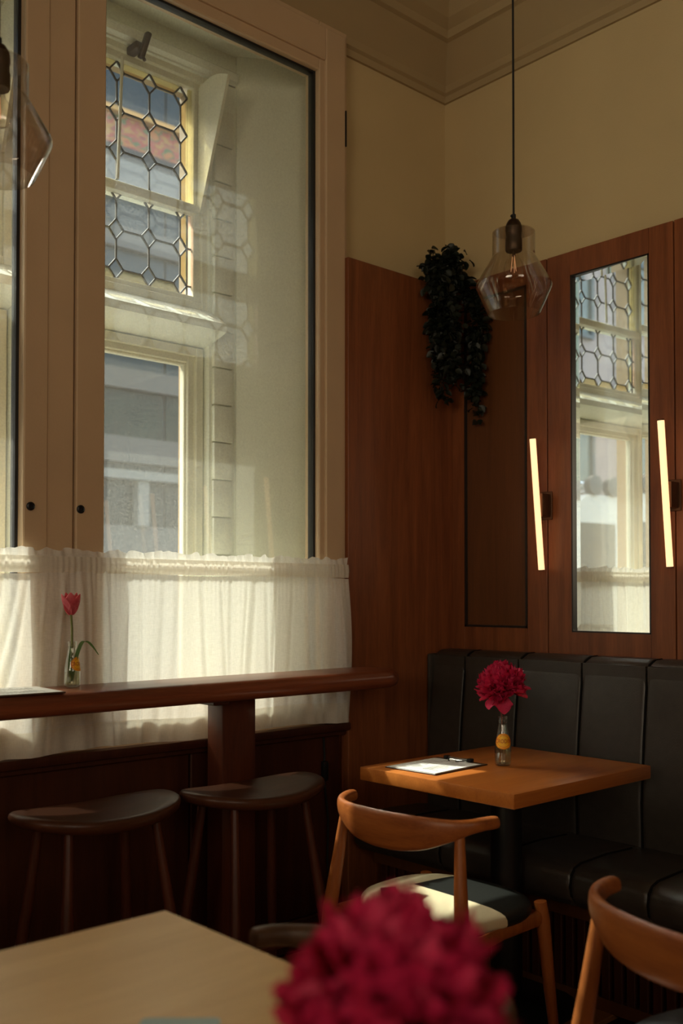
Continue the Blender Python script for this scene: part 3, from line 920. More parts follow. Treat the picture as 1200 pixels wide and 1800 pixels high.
MB().box(1.84, 1.90, 2.62, 2.72, CT0 - .02, CT0 + .001, .004, 1).build('mounting_plate', M['post'], ct)
MB().box(.45, .62, 2.60, 2.69, 0, CT0 + .002, .004, 2).build('counter_post', M['post'], ct)

# ------------------------------------------------------------------ curtain and rod
ROD_Y, ROD_Z = 2.811, 1.392
rod = tag(MB().tube([(.3, ROD_Y, ROD_Z + .002), (2.60, ROD_Y, ROD_Z)], .0042, 10).build('curtain_rod', M['rod']), 'thin curtain rod threaded through the top of the white cafe curtain', 'curtain rod')
cur = empty('cafe_curtain', (1.4, ROD_Y, 1.39), 'sheer white cafe curtain gathered on a rod across the lower windows', 'curtain')
rc_ = random.Random(3)
waves = [(rc_.uniform(16, 75), rc_.uniform(0, 6.28), rc_.uniform(.3, 1.0)) for _ in range(9)]
fine_ = [(rc_.uniform(150, 420), rc_.uniform(0, 6.28), rc_.uniform(.4, 1.0)) for _ in range(7)]
CX0, CX1, CZ0 = .32, 2.585, .822
def fold(x, z):
    t = (ROD_Z - z) / (ROD_Z - CZ0)
    xx = x - .10 * max(0, t) * math.exp(-((x - 1.22) / .16) ** 2)
    big = sum(a * sin(f * xx + p + .6 * t * sin(3 * xx)) for f, p, a in waves) / 4.0
    fi = sum(a * sin(f * xx + p) for f, p, a in fine_) / 3.0
    g = .35 + .65 * min(1, max(0, (x - .3) / .3))
    gath = 1 + 1.4 * math.exp(-((x - 1.25) / .14) ** 2)
    return (.0125 * min(1, max(0, t * 2.2)) * big * gath + .003 * math.exp(-abs(t) * 7) * fi) - ridge(x, max(0, t))
ridges = []
xr_ = .33
while xr_ < 2.57:
    left = xr_ < 1.52
    ridges.append((xr_, rc_.uniform(.005, .011), rc_.uniform(.005, .013) * (1.3 if left else 1.0), rc_.uniform(-.05, .05) - (.10 if 1.05 < xr_ < 1.45 else 0), rc_.uniform(.55, 1.0)))
    xr_ += rc_.uniform(.02, .075) * (.8 if left else 1.25)
def ridge(x, t):
    q = 0
    for x0, w, a, dr, ln in ridges:
        d = (x - (x0 + dr * t)) / (w * (1 + .6 * t))
        if abs(d) < 3: q += a * math.exp(-d * d) * min(1, t * 5) * max(.15, 1 - max(0, t - ln) * 2)
    return q
def cmain(u, v):
    x = CX0 + (CX1 - CX0) * u
    z = CZ0 + .006 * sin(9 * x) + (1.366 - CZ0) * v
    edge = .018 * math.exp(-((x - CX1) / .02) ** 2) * sin(pi * (1 - v)) 
    return (x + edge, ROD_Y - .010 + fold(x, z), z)
MB().grid(cmain, 1000, 26).build('curtain_panel', M['curtain'], cur, smooth=180)
def pocket(sgn):
    def fn(u, v):
        x = CX0 + (CX1 - CX0) * u
        z = 1.364 + (1.414 - 1.364) * v
        b = sin(pi * v)
        fi = sum(a * sin(f * x + p) for f, p, a in fine_) / 3.0
        return (x, ROD_Y - .002 + sgn * (.0085 + .003 * b) + .0028 * fi, z)
    return fn
MB().grid(pocket(-1), 620, 6).build('rod_pocket', M['curtain_hem'], cur, smooth=180)
MB().grid(pocket(1), 620, 6).build('rod_pocket', M['curtain_hem'], cur, smooth=180)
def ruffle(u, v):
    x = CX0 + (CX1 - CX0) * u
    z = 1.412 + (.024 + .005 * sin(61 * x + 2 * sin(23 * x)) + .0015 * sin(173 * x)) * v
    f = sum(a * sin(fr * x * .55 + p + v) for fr, p, a in fine_) / 3.0
    return (x, ROD_Y - .003 + f * (.003 + .0065 * v), z)
MB().grid(ruffle, 700, 5).build('ruffle', M['curtain'], cur, smooth=180)
def hem(u, v):
    x = CX0 + (CX1 - CX0) * u
    z = CZ0 + .006 * sin(9 * x) + .075 * v
    return (x, ROD_Y - .0125 + fold(x, z), z)
MB().grid(hem, 1000, 5).build('hem', M['curtain_hem'], cur, smooth=180)

# ------------------------------------------------------------------ power cable
pc = empty('power_cable', (2.5, 2.835, 0), 'black cable with inline switch hanging down the panelling under the curtain', 'cable')
MB().tube([(2.47, 2.838, .80), (2.492, 2.838, .77), (2.497, 2.837, .70), (2.493, 2.836, .64), (2.50, 2.836, .56), (2.515, 2.836, .45), (2.51, 2.836, .3), (2.52, 2.834, .12), (2.54, 2.80, .006), (2.7, 2.78, .005)], .0042, 8).build('wire', M['cord'], pc)
MB().box(2.481, 2.507, 2.822, 2.843, .60, .675, .007, 2).build('switch', M['black_metal'], pc)

# ------------------------------------------------------------------ stools
def make_stool():
    s = empty('bar_stool', (0, 0, 0), '', 'stool', 'bar stools at the counter')
    # plan: nearly straight far edge, bowed near edge, pointed sides
    n = 40
    out = []
    for i in range(n):
        a = 2 * pi * i / n
        c_, s_ = cos(a), sin(a)
        xx = .252 * (abs(c_) ** .9) * (1 if c_ > 0 else -1)
        yy_ = (.125 if s_ > 0 else .175) * (abs(s_) ** .9) * (1 if s_ > 0 else -1)
        out.append((xx, yy_))
    rings = []
    for z, k in ((.658, .86), (.662, .93), (.672, .985), (.683, 1.0), (.692, .99), (.696, .965)):
        rings.append([(p[0] * k, p[1] * k - .01, z + .016 * (p[0] / .22) ** 2) for p in out])
    for k in (.8, .55, .3, .05):
        rings.append([(p[0] * k, p[1] * k - .01, .6965 - .004 * (1 - k) + .016 * (p[0] * k / .22) ** 2) for p in out])
    MB().loft(rings, True).build('seat', M['stool'], s, smooth=50)
    for sx in (-1, 1):
        for sy, yt, yb in ((1, .06, .13), (-1, -.10, -.19)):
            MB().tube([(sx * .135, yt, .668), (sx * .165, (yt + yb) / 2, .36), (sx * .20, yb, 0.002)], [.013, .0175, .012], 12).build('leg', M['stool_leg'], s)
    MB().tube([(-.178, -.155, .25), (.178, -.155, .25)], .009, 8).build('footrest', M['stool_leg'], s)
    return s
st = make_stool()
st.location = (1.895, 2.505, 0); st.rotation_euler = (0, 0, radians(1))
st['label'] = 'dark wooden bar stool in front of the counter post'
st2 = copy_tree(st)
st2.location = (1.388, 2.556, 0); st2.rotation_euler = (0, 0, radians(2))
st2['label'] = 'dark wooden bar stool below the tulip, its seat catching grey light'

# ------------------------------------------------------------------ tables
tb = empty('cafe_table', (2.55, 2.02, 0), 'square orange-brown wooden table with thick top by the leather bench', 'table', 'cafe tables')
MB().box(2.20, 2.905, 1.715, 2.33, .708, .75, .003, 2).build('tabletop', M['table'], tb)
MB().tube([(2.55, 2.02, .03), (2.55, 2.02, .708)], .05, 24).build('pedestal', M['black_metal'], tb)
bb = MB().lathe([(.0001, .03), (.05, .032), (.06, .026), (.20, .018), (.215, .010), (.215, 0), (.0001, 0)], 40, (2.55, 2.02, .001))
bb.build('base_plate', M['black_metal'], tb)
MB().box(2.41, 2.69, 1.88, 2.16, .700, .709, .002, 1).build('mounting_plate', M['black_metal'], tb)

ft = empty('cafe_table', (.5, .95, 0), 'pale wooden table close to the camera holding the blurred peony', 'table', 'cafe tables')
MB().box(.05, .947, .30, 1.492, .71, .75, .003, 2).build('tabletop', M['table_pale'], ft)
for yy in (.6, 1.2):
    MB().tube([(.5, yy, .03), (.5, yy, .71)], .045, 24).build('pedestal', M['black_metal'], ft)
    MB().lathe([(.0001, .03), (.05, .032), (.06, .026), (.20, .018), (.215, .010), (.215, 0), (.0001, 0)], 32, (.5, yy, .001)).build('base_plate', M['black_metal'], ft)

# ------------------------------------------------------------------ elbow chairs
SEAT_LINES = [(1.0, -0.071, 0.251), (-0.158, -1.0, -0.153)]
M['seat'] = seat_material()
M['seat_black'] = plain('seat_black', srgb(26, 26, 26), 0.42, bump=.15, bscale=260)

def catmull(P, n):
    res = []
    for i in range(len(P) - 1):
        p0 = P[max(i - 1, 0)]; p1 = P[i]; p2 = P[i + 1]; p3 = P[min(i + 2, len(P) - 1)]
        for k in range(n):
            t = k / n
            res.append(tuple(.5 * (2 * b + (c - a) * t + (2 * a - 5 * b + 4 * c - d) * t * t + (3 * b - a - 3 * c + d) * t ** 3) for a, b, c, d in zip(p0, p1, p2, p3)))
    res.append(tuple(P[-1]))
    return res

def make_chair(wood_m, leg_m, seat_m):
    c = empty('elbow_chair', (0, 0, 0), '', 'chair', 'elbow chairs with bent back rails')
    # back rail: bent bow, front is +x, rows are (x, y, zmid, half height, half thickness)
    half = [(0, 0, .684, .050, .0105), (.004, .06, .685, .049, .0105), (.017, .125, .690, .043, .011), (.048, .19, .701, .029, .0125),
            (.080, .224, .711, .0195, .0145), (.112, .241, .716, .017, .016), (.142, .250, .717, .0165, .0165), (.154, .252, .717, .0155, .0155)]
    full = [(a, -b, z, h, t) for a, b, z, h, t in half[::-1][:-1]] + half
    path = catmull(full, 6)
    rings = []
    for i, (x, y, z, h, t) in enumerate(path):
        a = Vector(path[max(i - 1, 0)][:2]); b = Vector(path[min(i + 1, len(path) - 1)][:2])
        tg = (b - a).normalized(); nr = Vector((-tg.y, tg.x))
        ring = []
        for k in range(16):
            an = 2 * pi * k / 16
            ex = cos(an); ez = sin(an)
            ex = abs(ex) ** .8 * (1 if ex > 0 else -1); ez = abs(ez) ** .8 * (1 if ez > 0 else -1)
            lean = .10 * ez * h
            ring.append((x + nr.x * ex * t - lean * .6, y + nr.y * ex * t, z + ez * h))
        rings.append(ring)
    e0 = [tuple(Vector(p) * .55 + Vector((path[0][0] + .004, path[0][1], path[0][2])) * .45) for p in rings[0]]
    e1 = [tuple(Vector(p) * .55 + Vector((path[-1][0] + .004, path[-1][1], path[-1][2])) * .45) for p in rings[-1]]
    MB().loft([e0] + rings + [e1], True).build('back_rail', wood_m, c, smooth=60)
    for s in (-1, 1):
        MB().tube([(.068, s * .203, .685), (.055, s * .216, .56), (.04, s * .232, .43), (.028, s * .25, .25), (.014, s * .272, .002)],
                  [.0135, .0175, .021, .0165, .0115], 14).build('leg', leg_m, c, smooth=60)
        MB().tube([(.425, s * .205, .448), (.43, s * .210, .40), (.445, s * .222, .2), (.462, s * .235, .002)],
                  [.0175, .0195, .0165, .0115], 14).build('leg', leg_m, c, smooth=60)
        MB().tube([(.045, s * .228, .405), (.23, s * .222, .412), (.43, s * .208, .405)], [(.010, .022), (.010, .018), (.010, .022)], 10).build('side_rail', leg_m, c)
    MB().tube([(.43, -.2, .408), (.43, .2, .408)], (.010), 10).build('front_rail', leg_m, c)
    MB().tube([(.045, -.228, .405), (.075, 0, .402), (.045, .228, .405)], [(.010, .022), (.010, .018), (.010, .022)], 10).build('rear_rail', leg_m, c)
    # round pad
    n = 48
    rings = []
    def plan(a, k):
        c_, s_ = cos(a), sin(a)
        e = .78
        return (.262 + .205 * k * abs(c_) ** e * (1 if c_ > 0 else -1), .232 * k * abs(s_) ** e * (1 if s_ > 0 else -1))
    for k, z in ((.90, .415), (.97, .420), (1.0, .432), (.995, .444), (.965, .453), (.9, .459), (.75, .464), (.5, .466), (.25, .466), (.03, .466)):
        rings.append([plan(2 * pi * i / n, k) + (z,) for i in range(n)])
    MB().loft(rings, True).build('seat', seat_m, c, smooth=60)
    return c
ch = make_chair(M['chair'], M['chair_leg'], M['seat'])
ch.location = (1.849, 1.874, 0); ch.rotation_euler = (0, 0, radians(3))
ch['label'] = 'oak elbow chair with cream and black seat, pulled up to the thick-topped table'
ch2 = make_chair(M['chair'], M['chair_leg'], M['seat_black'])
ch2.location = (1.549, .913, 0); ch2.rotation_euler = (0, 0, radians(-14))
ch2['label'] = 'oak elbow chair cut off at the right edge, by the slatted bench base'
ch3 = make_chair(M['chair_dark'], M['chair_dark'], M['seat_black'])
ch3.location = (1.185, 1.10, 0); ch3.rotation_euler = (0, 0, radians(180))
ch3['label'] = 'dark brown elbow chair tucked at the corner of the pale table, behind the blurred peony'

# ------------------------------------------------------------------ clipboards
def clipboard(loc, rz, label, flip=False, w=.205, l=.265):
    c = empty('clipboard', (0, 0, 0), label, 'clipboard', 'menu clipboards')
    MB().box(-w / 2, w / 2, -l / 2, l / 2, .0005, .0045, .001, 1).build('board', M['board'], c)
    pp = MB().grid(lambda u, v: (-w / 2 + .006 + (w - .012) * u, -l / 2 + .004 + (l - .03) * v, .0052 + .0012 * sin(pi * v) * u), 8, 8)
    pa = pp.build('sheet', M['paper'], c)
    ln = MB()
    r = random.Random(5)
    for i in range(14):
        yv = l / 2 - .075 - i * .011
        x0 = -w / 2 + .03
        for q in range(2):
            L_ = r.uniform(.03, .065)
            ln.box(x0, x0 + L_, yv, yv + .0022, .0062, .00655)
            x0 += .085
    for q in range(5):
        ln.box(-.03 + q * .012, -.022 + q * .012, l / 2 - .062, l / 2 - .052, .0058, .0063)
    ln.build('print', M['ink'], pa, smooth=0)
    cl = MB().box(-.045, .045, l / 2 - .028, l / 2 - .012, .0045, .0095, .002, 1)
    cl.tube([(-.045, l / 2 - .020, .011), (.045, l / 2 - .020, .011)], .0045, 10)
    cl.build('clip', M['chrome'], c)
    lv = MB()
    for s in (-1, 1):
        lv.tube([(s * .040, l / 2 - .022, .012), (s * .020, l / 2 - .050, .0085), (s * .012, l / 2 - .052, .0085)], .0016, 6)
        lv.box(s * .048 - .008, s * .048 + .008, l / 2 - .030, l / 2 - .010, .006, .018, .003, 2)
    lv.build('clip_lever', M['black_metal'], c)
    c.location = loc; c.rotation_euler = (0, 0, rz)
    return c
clipboard((2.382, 2.165, .75), radians(-90 + 3), 'clipboard with white menu sheet lying on the thick-topped wooden table')
clipboard((1.16, 2.64, CT1), radians(86), 'clipboard with a menu sheet on the narrow counter, left of the tulip')

# pale menu card on the near table
def rounded(w, l, r, n=5):
    pts = []
    for (cx_, cy_, a0) in ((w / 2 - r, l / 2 - r, 0), (-w / 2 + r, l / 2 - r, pi / 2), (-w / 2 + r, -l / 2 + r, pi), (w / 2 - r, -l / 2 + r, 3 * pi / 2)):
        for i in range(n + 1):
            a = a0 + pi / 2 * i / n
            pts.append((cx_ + r * cos(a), cy_ + r * sin(a)))
    return pts
cd = MB().prism(rounded(.10, .21, .008), 'z', 0, .004).build('menu_card', M['teal_card'])
cd.location = (.645, 1.01, .7503); cd.rotation_euler = (0, 0, radians(-42))
tag(cd, 'corner of a pale teal card on the near table at the bottom edge', 'card')

# ------------------------------------------------------------------ bottles
BOT = [(.0001, .003), (.020, .003), (.0235, .004), (.0255, .010), (.026, .025), (.0262, .05), (.0255, .07), (.0235, .092), (.0205, .112), (.0172, .13), (.0148, .145), (.0135, .156),
       (.0132, .160), (.0148, .162), (.0150, .168), (.0138, .170), (.0138, .174), (.0150, .1755), (.0152, .181), (.0140, .183)]
INN = [(.0128, .183), (.0120, .176), (.0118, .16), (.0130, .145), (.0155, .13), (.0187, .112), (.0217, .092), (.0237, .07), (.0243, .05), (.0242, .025), (.022, .010), (.0001, .008)]
def rad_at(z):
    for (r0, z0), (r1, z1) in zip(BOT, BOT[1:]):
        if z0 <= z <= z1 and z1 > z0: return r0 + (r1 - r0) * (z - z0) / (z1 - z0)
    return .02
def wrapped(mb_pts, z0, ang0, lift):
    # flat (x, y) -> on the bottle: x along the girth
    res = []
    for x, y in mb_pts:
        z = z0 + y
        r = rad_at(z) + lift
        a = ang0 + x / .0235
        res.append((r * cos(a), r * sin(a), z))
    return res
def disc_patch(R0, R1, z0, ang0, lift, n=40, rr=8):
    vs_, fs = [], []
    for j in range(rr + 1):
        rad = R0 + (R1 - R0) * j / rr
        for i in range(n):
            a = 2 * pi * i / n
            vs_.append((rad * cos(a), rad * sin(a)))
    for j in range(rr):
        for i in range(n):
            fs.append((j * n + i, j * n + (i + 1) % n, (j + 1) * n + (i + 1) % n, (j + 1) * n + i))
    return wrapped(vs_, z0, ang0, lift), fs
def text_patch(txt, size, z0, ang0, lift):
    cu = bpy.data.curves.new('lettering', 'FONT')
    cu.body = txt; cu.size = size; cu.align_x = 'CENTER'; cu.align_y = 'CENTER'; cu.resolution_u = 3
    ob = bpy.data.objects.new('lettering', cu)
    COL.objects.link(ob)
    bpy.context.view_layer.update()
    me = bpy.data.meshes.new_from_object(ob.evaluated_get(bpy.context.evaluated_depsgraph_get()))
    pts = [(v.co.x * .8, v.co.y * 1.25) for v in me.vertices]
    fs = [tuple(p.vertices) for p in me.polygons]
    bpy.data.objects.remove(ob); bpy.data.curves.remove(cu); bpy.data.meshes.remove(me)
    return wrapped(pts, z0, ang0, lift), fs
def bottle(loc, label, face, text_turn, water_h=.075, scale=(1.03, .865), group='small bottles used as bud vases'):
    b = empty('bottle_vase', (0, 0, 0), label, 'vase', group)
    MB().lathe(BOT + INN, 40).build('glass_body', M['bottle_glass'], b, smooth=60)
    wp = [(.0001, .0095)] + [(max(.001, rad_at(z) - .0022), z) for z in [.012 + (water_h - .012) * i / 8 for i in range(9)]] + [(.0001, water_h)]
    MB().lathe(wp, 32).build('water', M['water'], b, smooth=60)
    v_, f_ = disc_patch(.0005, .0285, .094, face, .0006)
    lab = MB().add(v_, f_).build('label', M['label_yellow'], b)
    for (r0, r1) in ((.0195, .0215), (.0245, .0275)):
        v_, f_ = disc_patch(r0, r1, .094, face, .0009, rr=1)
        MB().add(v_, f_).build('label_ring', M['label_ring'], lab)
    v_, f_ = text_patch('CRODINO', .0165, .094, face + text_turn, .0014)
    MB().add(v_, f_).build('label_text', M['label_red'], lab, smooth=0)
    b.location = loc
    b.scale = (scale[0], scale[0], scale[1])
    return b

def to_camera(x, y):
    return atan2(-y, -x)
B1 = (2.545, 2.028, .7505)
bottle(B1, 'small clear bottle with round yellow label on the thick-topped table', to_camera(B1[0], B1[1]) + .10, .18)
B2 = (1.380, 2.677, CT1 + .0005)
bottle(B2, 'small clear bottle on the counter holding the pink tulip', to_camera(B2[0], B2[1]) + 1.0, .1, .062, (.90, .73))
B3 = (.545, .520, .7505)
bottle(B3, 'small clear bottle on the near table under the blurred peony', to_camera(B3[0], B3[1]), 0)

# ------------------------------------------------------------------ flowers
def petal_mesh(name, mat, L, W, cup, ruf, seed, nu=10, nv=7, notch=.12):
    r = random.Random(seed)
    ph = [r.uniform(0, 6.28) for _ in range(4)]
    def fn(u, v):
        s = 2 * u - 1
        w = W * (.22 + .78 * sin(pi * .5 * min(1, v * 1.35)) ** 1.2) * (1 - .16 * max(0, v - .7) / .3)
        edge = .055 * min(1, notch * 2) * cos(3 * pi * s + ph[0]) + .035 * cos(7 * pi * s + ph[1]) * notch * 2
        tip = L * (v - (.30 * s * s + .08 * abs(s) ** 3) * v * v * v + edge * v ** 4)
        zc = cup * L * (v * v * .55) + .45 * W * s * s * cup * (1 - v * .3) + ruf * L * v * v * sin(5 * s + ph[2]) + ruf * .5 * L * v ** 3 * sin(11 * s + ph[3])
        return (s * w, tip, zc)
    m_ = MB().grid(fn, nu, nv)
    # give the petal a thin thickness
    nV = len(m_.v)
    v2 = [(x, y, z - .0007) for x, y, z in m_.v]
    m_.add(v2, [f[::-1] for f in m_.f[:]])
    m_.f = m_.f[:len(m_.f) // 2] + [tuple(i for i in f) for f in m_.f[len(m_.f) // 2:]]
    m_.f = m_.f[:nu * nv] + [tuple(q + nV if q < nV else q for q in f) for f in m_.f[nu * nv:]]
    return m_.mesh(name, M[mat], 180)
PET = [petal_mesh('petal', 'peony', 1.0, .42, .55, .10, s, notch=.5) for s in range(4)]
PET_OUT = [petal_mesh('outer_petal', 'peony_pale', 1.0, .46, .35, .04, s + 20, notch=.1) for s in range(2)]

def peony(center, R, foot, label, seed, tilt=(0, 0, 0)):
    r = random.Random(seed)
    p = empty('peony', center, label, 'flower', 'red peonies in bottles')
    n = 150
    ga = pi * (3 - sqrt(5))
    T = Euler(tilt).to_matrix()
    for i in range(n):
        f = (i + .5) / n
        zc = 1 - 1.72 * f
        a = ga * i + r.uniform(-.2, .2)
        rr = sqrt(max(0, 1 - zc * zc))
        d = T @ Vector((rr * cos(a), rr * sin(a), zc)).normalized()
        depth = r.uniform(.0, .22)
        base = d * (R * (.18 + depth))
        L = R * (.88 - depth) * r.uniform(.88, 1.10)
        # petal grows along d, cupped towards the flower axis
        yax = (d + Vector((r.uniform(-.22, .22), r.uniform(-.22, .22), r.uniform(-.12, .25)))).normalized()
        zax = (T @ Vector((0, 0, 1)) - yax * (T @ Vector((0, 0, 1))).dot(yax))
        if zax.length < .15: zax = Vector((r.uniform(-1, 1), r.uniform(-1, 1), r.uniform(-1, 1))); zax -= yax * zax.dot(yax)
        zax.normalize()
        tw = r.uniform(-.6, .6)
        xax = yax.cross(zax).normalized()
        zax2 = (zax * cos(tw) + xax * sin(tw)).normalized(); xax = yax.cross(zax2).normalized()
        m3 = Matrix((xax, yax, zax2)).transposed()
        s = L
        place('petal', PET[i % 4], p, base, m3.to_euler(), (s * r.uniform(.8, 1.1), s, s))
    return p

def outer_petals(p, specs, R):
    for (az, el, L) in specs:
        d = Vector((cos(az) * cos(el), sin(az) * cos(el), sin(el)))
        up = Vector((0, 0, 1)); zax = (up - d * up.dot(d)).normalized(); xax = d.cross(zax).normalized()
        m3 = Matrix((xax, d, zax)).transposed()
        o = place('petal', PET_OUT[0], p, d * R * .3, m3.to_euler(), (L * R * .9, L * R, L * R))
        o['label'] = 'broad paler outer petal'

PC1 = (2.543, 2.028, 1.004)
pe = peony(PC1, .074, B1, 'red ruffled peony in the bottle on the thick-topped table', 11, (radians(-12), radians(-8), 0))
cam_az = atan2(-PC1[1], -PC1[0])
outer_petals(pe, [(cam_az + .1, -1.12, .98), (cam_az - .75, -.95, .92), (cam_az + 1.9, -.55, .9), (cam_az + 1.6, -.2, .9), (cam_az - 1.7, -.7, .85)], .076)
MB().tube([(PC1[0], PC1[1], PC1[2] - .02), (2.540, 2.032, .94), (B1[0] - .002, B1[1] + .002, .90), (B1[0] - .002, B1[1] + .002, .83), (B1[0] - .006, B1[1] + .005, .768)], .0028, 8).build('stem', M['stem_red'], pe)

PC3 = (.532, .527, .982)
pe3 = peony(PC3, .078, B3, 'large blurred dark red peony close to the camera, bottom centre', 23, (radians(-6), radians(5), 0))
MB().tube([(PC3[0], PC3[1], PC3[2] - .02), (.546, .522, .94), (B3[0], B3[1], .90), (B3[0] + .004, B3[1], .77)], .003, 8).build('stem', M['stem_red'], pe3)

# tulip
TC = (1.375, 2.677, 1.272)
tu = empty('tulip', TC, 'pink tulip standing in the bottle on the counter', 'flower')
def tulip_petal(open_, L=.062, W=.021):
    def fn(u, v):
        s = 2 * u - 1
        w = W * (sin(pi * (.06 + .90 * v)) ** .7) 
        rad = .003 + .0195 * (1 - (1 - v) ** 3.2) - .004 * v ** 3 + open_ * v * v
        z = L * v - .004 * s * s
        bulge = rad - .45 * w * s * s * 1.0
        return (bulge, s * w, z)
    m_ = MB().grid(fn, 8, 10)
    nV = len(m_.v)
    m2 = MB(); m2.v = m_.v + [(x - .0008, y, z) for x, y, z in m_.v]; m2.f = m_.f + [tuple(q + nV for q in f)[::-1] for f in m_.f]
    return m2.mesh('petal', M['tulip'], 180)
tp = [tulip_petal(.0), tulip_petal(.012, .058)]
for i in range(6):
    a = cam_az + i * pi / 3 + .35
    place('petal', tp[i % 2], tu, (0, 0, -.030), (0, 0, a), (1, 1, 1))
MB().tube([(TC[0], TC[1], TC[2] - .030), (1.378, 2.676, 1.20), (1.379, 2.677, 1.15), (1.376, 2.676, 1.08), (1.370, 2.672, 1.042)], [.0036, .0034, .0034, .0033, .003], 8).build('stem', M['stem'], tu)
def blade(path, widths):
    m_ = MB()
    P = [Vector(p) for p in catmull(path, 5)]
    Wd = [w[0] for w in catmull([(w, 0) for w in widths], 5)]
    side = Vector((.74, -.67, 0))
    rings = []
    for p, w in zip(P, Wd):
        w = max(.0004, w)
        rings.append([p - side * w, p + Vector((0, 0, -.002)) , p + side * w, p + Vector((0, 0, -.0032))])
    return m_.loft(rings, True)
blade([(1.376, 2.668, 1.05), (1.382, 2.664, 1.10), (1.390, 2.656, 1.142), (1.400, 2.648, 1.163), (1.414, 2.637, 1.157), (1.434, 2.622, 1.125)], [.003, .005, .006, .006, .005, .0008]).build('leaf', M['leaf'], tu)
blade([(1.374, 2.671, 1.05), (1.370, 2.674, 1.10), (1.372, 2.672, 1.15)], [.003, .005, .001]).build('leaf', M['leaf'], tu)

# ------------------------------------------------------------------ pendant lamps
SH = [(.026, .149), (.067, .150), (.0695, .147), (.0692, .070), (.0715, .066), (.1225, -.022), (.1238, -.030), (.1215, -.038), (.0850, -.118)]
def pendant(c, label, top):
    x, y, z = c
    p = empty('pendant_lamp', c, label, 'pendant lamp', 'glass pendant lamps')
    inner = [(r - .0022, zz - .0018) for r, zz in SH[::-1]]
    MB().lathe(SH + inner + [SH[0]], 56, c).build('glass_shade', M['lamp_glass'], p, smooth=30)
    so = [(.0001, .192), (.010, .192), (.017, .188), (.024, .176), (.027, .164), (.0275, .150), (.0255, .146), (.0255, .128), (.0275, .124), (.0275, .090), (.025, .086), (.0001, .086)]
    sk = MB().lathe(so, 32, c)
    sk.build('socket', M['bronze'], p, smooth=40)
    MB().tube([(x, y, z + .19), (x, y, z + .207)], .0075, 12).box(x - .014, x - .004, y - .004, y + .004, z + .196, z + .204, .002, 1).build('cord_grip', M['cord'], p)
    MB().tube([(x, y, z + .205), (x + .001, y, z + .6), (x, y, top)], .0035, 8).build('cord', M['cord'], p)
    MB().lathe([(.0001, 0), (.05, 0), (.05, -.012), (.02, -.03), (.0001, -.03)], 24, (x, y, top)).build('ceiling_rose', M['bronze'], p)
    bl = MB().lathe([(.0125, .092), (.013, .078), (.018, .064), (.0285, .048), (.0325, .030), (.030, .013), (.020, .001), (.0001, -.004)], 32, c).build('bulb', M['bulb_glass'], p, smooth=60)
    fl = MB()
    for a in (0, 2.1, 4.2):
        fl.tube([(x + .004 * cos(a), y + .004 * sin(a), z + .072), (x + .010 * cos(a + .5), y + .010 * sin(a + .5), z + .018)], .0012, 6)
    fl.build('filament', M['filament'], bl)
    MB().tube([(x, y, z + .088), (x, y, z + .068)], .005, 10).build('bulb_stem', M['bronze'], bl)
pendant((2.60, 2.02, 2.335), 'clear glass pendant lamp on a black cord above the thick-topped table', CEIL)
pendant((.965, 2.255, 2.395), 'clear glass pendant lamp cut off at the left edge, in front of the window', CEIL)

# ------------------------------------------------------------------ hanging ivy
iv = empty('hanging_ivy', (3.08, 2.735, 2.60), 'dark trailing ivy hanging over the panelling in the room corner', 'plant')
r = random.Random(17)
lm = []
for q in range(3):
    L = .030 + .004 * q
    def lf(u, v, L=L, q=q):
        s = 2 * u - 1
        w = .42 * L * sin(pi * (.04 + .94 * v)) ** .8 * (1 - .25 * v)
        return (s * w, L * v, .10 * L * sin(pi * v) + .12 * L * s * s)
    lm.append(MB().grid(lf, 2, 4).mesh('leaf', M['ivy'], 180))
vn = MB()
leaf_spots = []
strands = []
for i in range(16):
    x0 = 3.08 + r.uniform(-.035, .06); y0 = 2.735 + r.uniform(-.06, .035)
    long_ = i < 9
    zb = r.uniform(2.06, 2.25) if long_ else r.uniform(2.25, 2.5)
    strands.append([(x0, y0, 2.60), (x0 - .03 + r.uniform(-.02, .02), y0 + r.uniform(-.02, .03), 2.665), (x0 - .055 + r.uniform(-.02, .02), y0 + r.uniform(-.03, .03), 2.60),
                    (x0 - .05 + r.uniform(-.02, .03), y0 + r.uniform(-.03, .03), 2.40), (x0 - .04 + r.uniform(-.02, .05), y0 + r.uniform(-.03, .03), (2.40 + zb) / 2), (x0 - .03 + r.uniform(-.02, .05), y0 + r.uniform(-.03, .03), zb)])
for i in range(5):
    x0, y0 = 3.13, 2.70
    strands.append([(x0 - .03, y0 + .02, 2.62), (x0, y0 - .03, 2.55), (3.165 + r.uniform(-.02, .012), 2.65 + r.uniform(-.03, .03), 2.42), (3.165 + r.uniform(-.02, .012), 2.655 + r.uniform(-.025, .025), 2.25), (3.17 + r.uniform(-.02, .01), 2.655 + r.uniform(-.02, .02), 2.05 + r.uniform(-.06, .1))])
for s in strands:
    P = catmull(s, 6)
    vn.tube(P, .0016, 5)
    for p in P:
        leaf_spots += [p] * 4
vn.build('vine', M['vine'], iv)
for i in range(40):   # upright tuft on the top
    leaf_spots.append((3.06 + r.uniform(-.06, .09), 2.735 + r.uniform(-.07, .05), 2.66 + r.uniform(0, .055)))
r.shuffle(leaf_spots)
ivo = parent_world(iv)
bulk = MB()
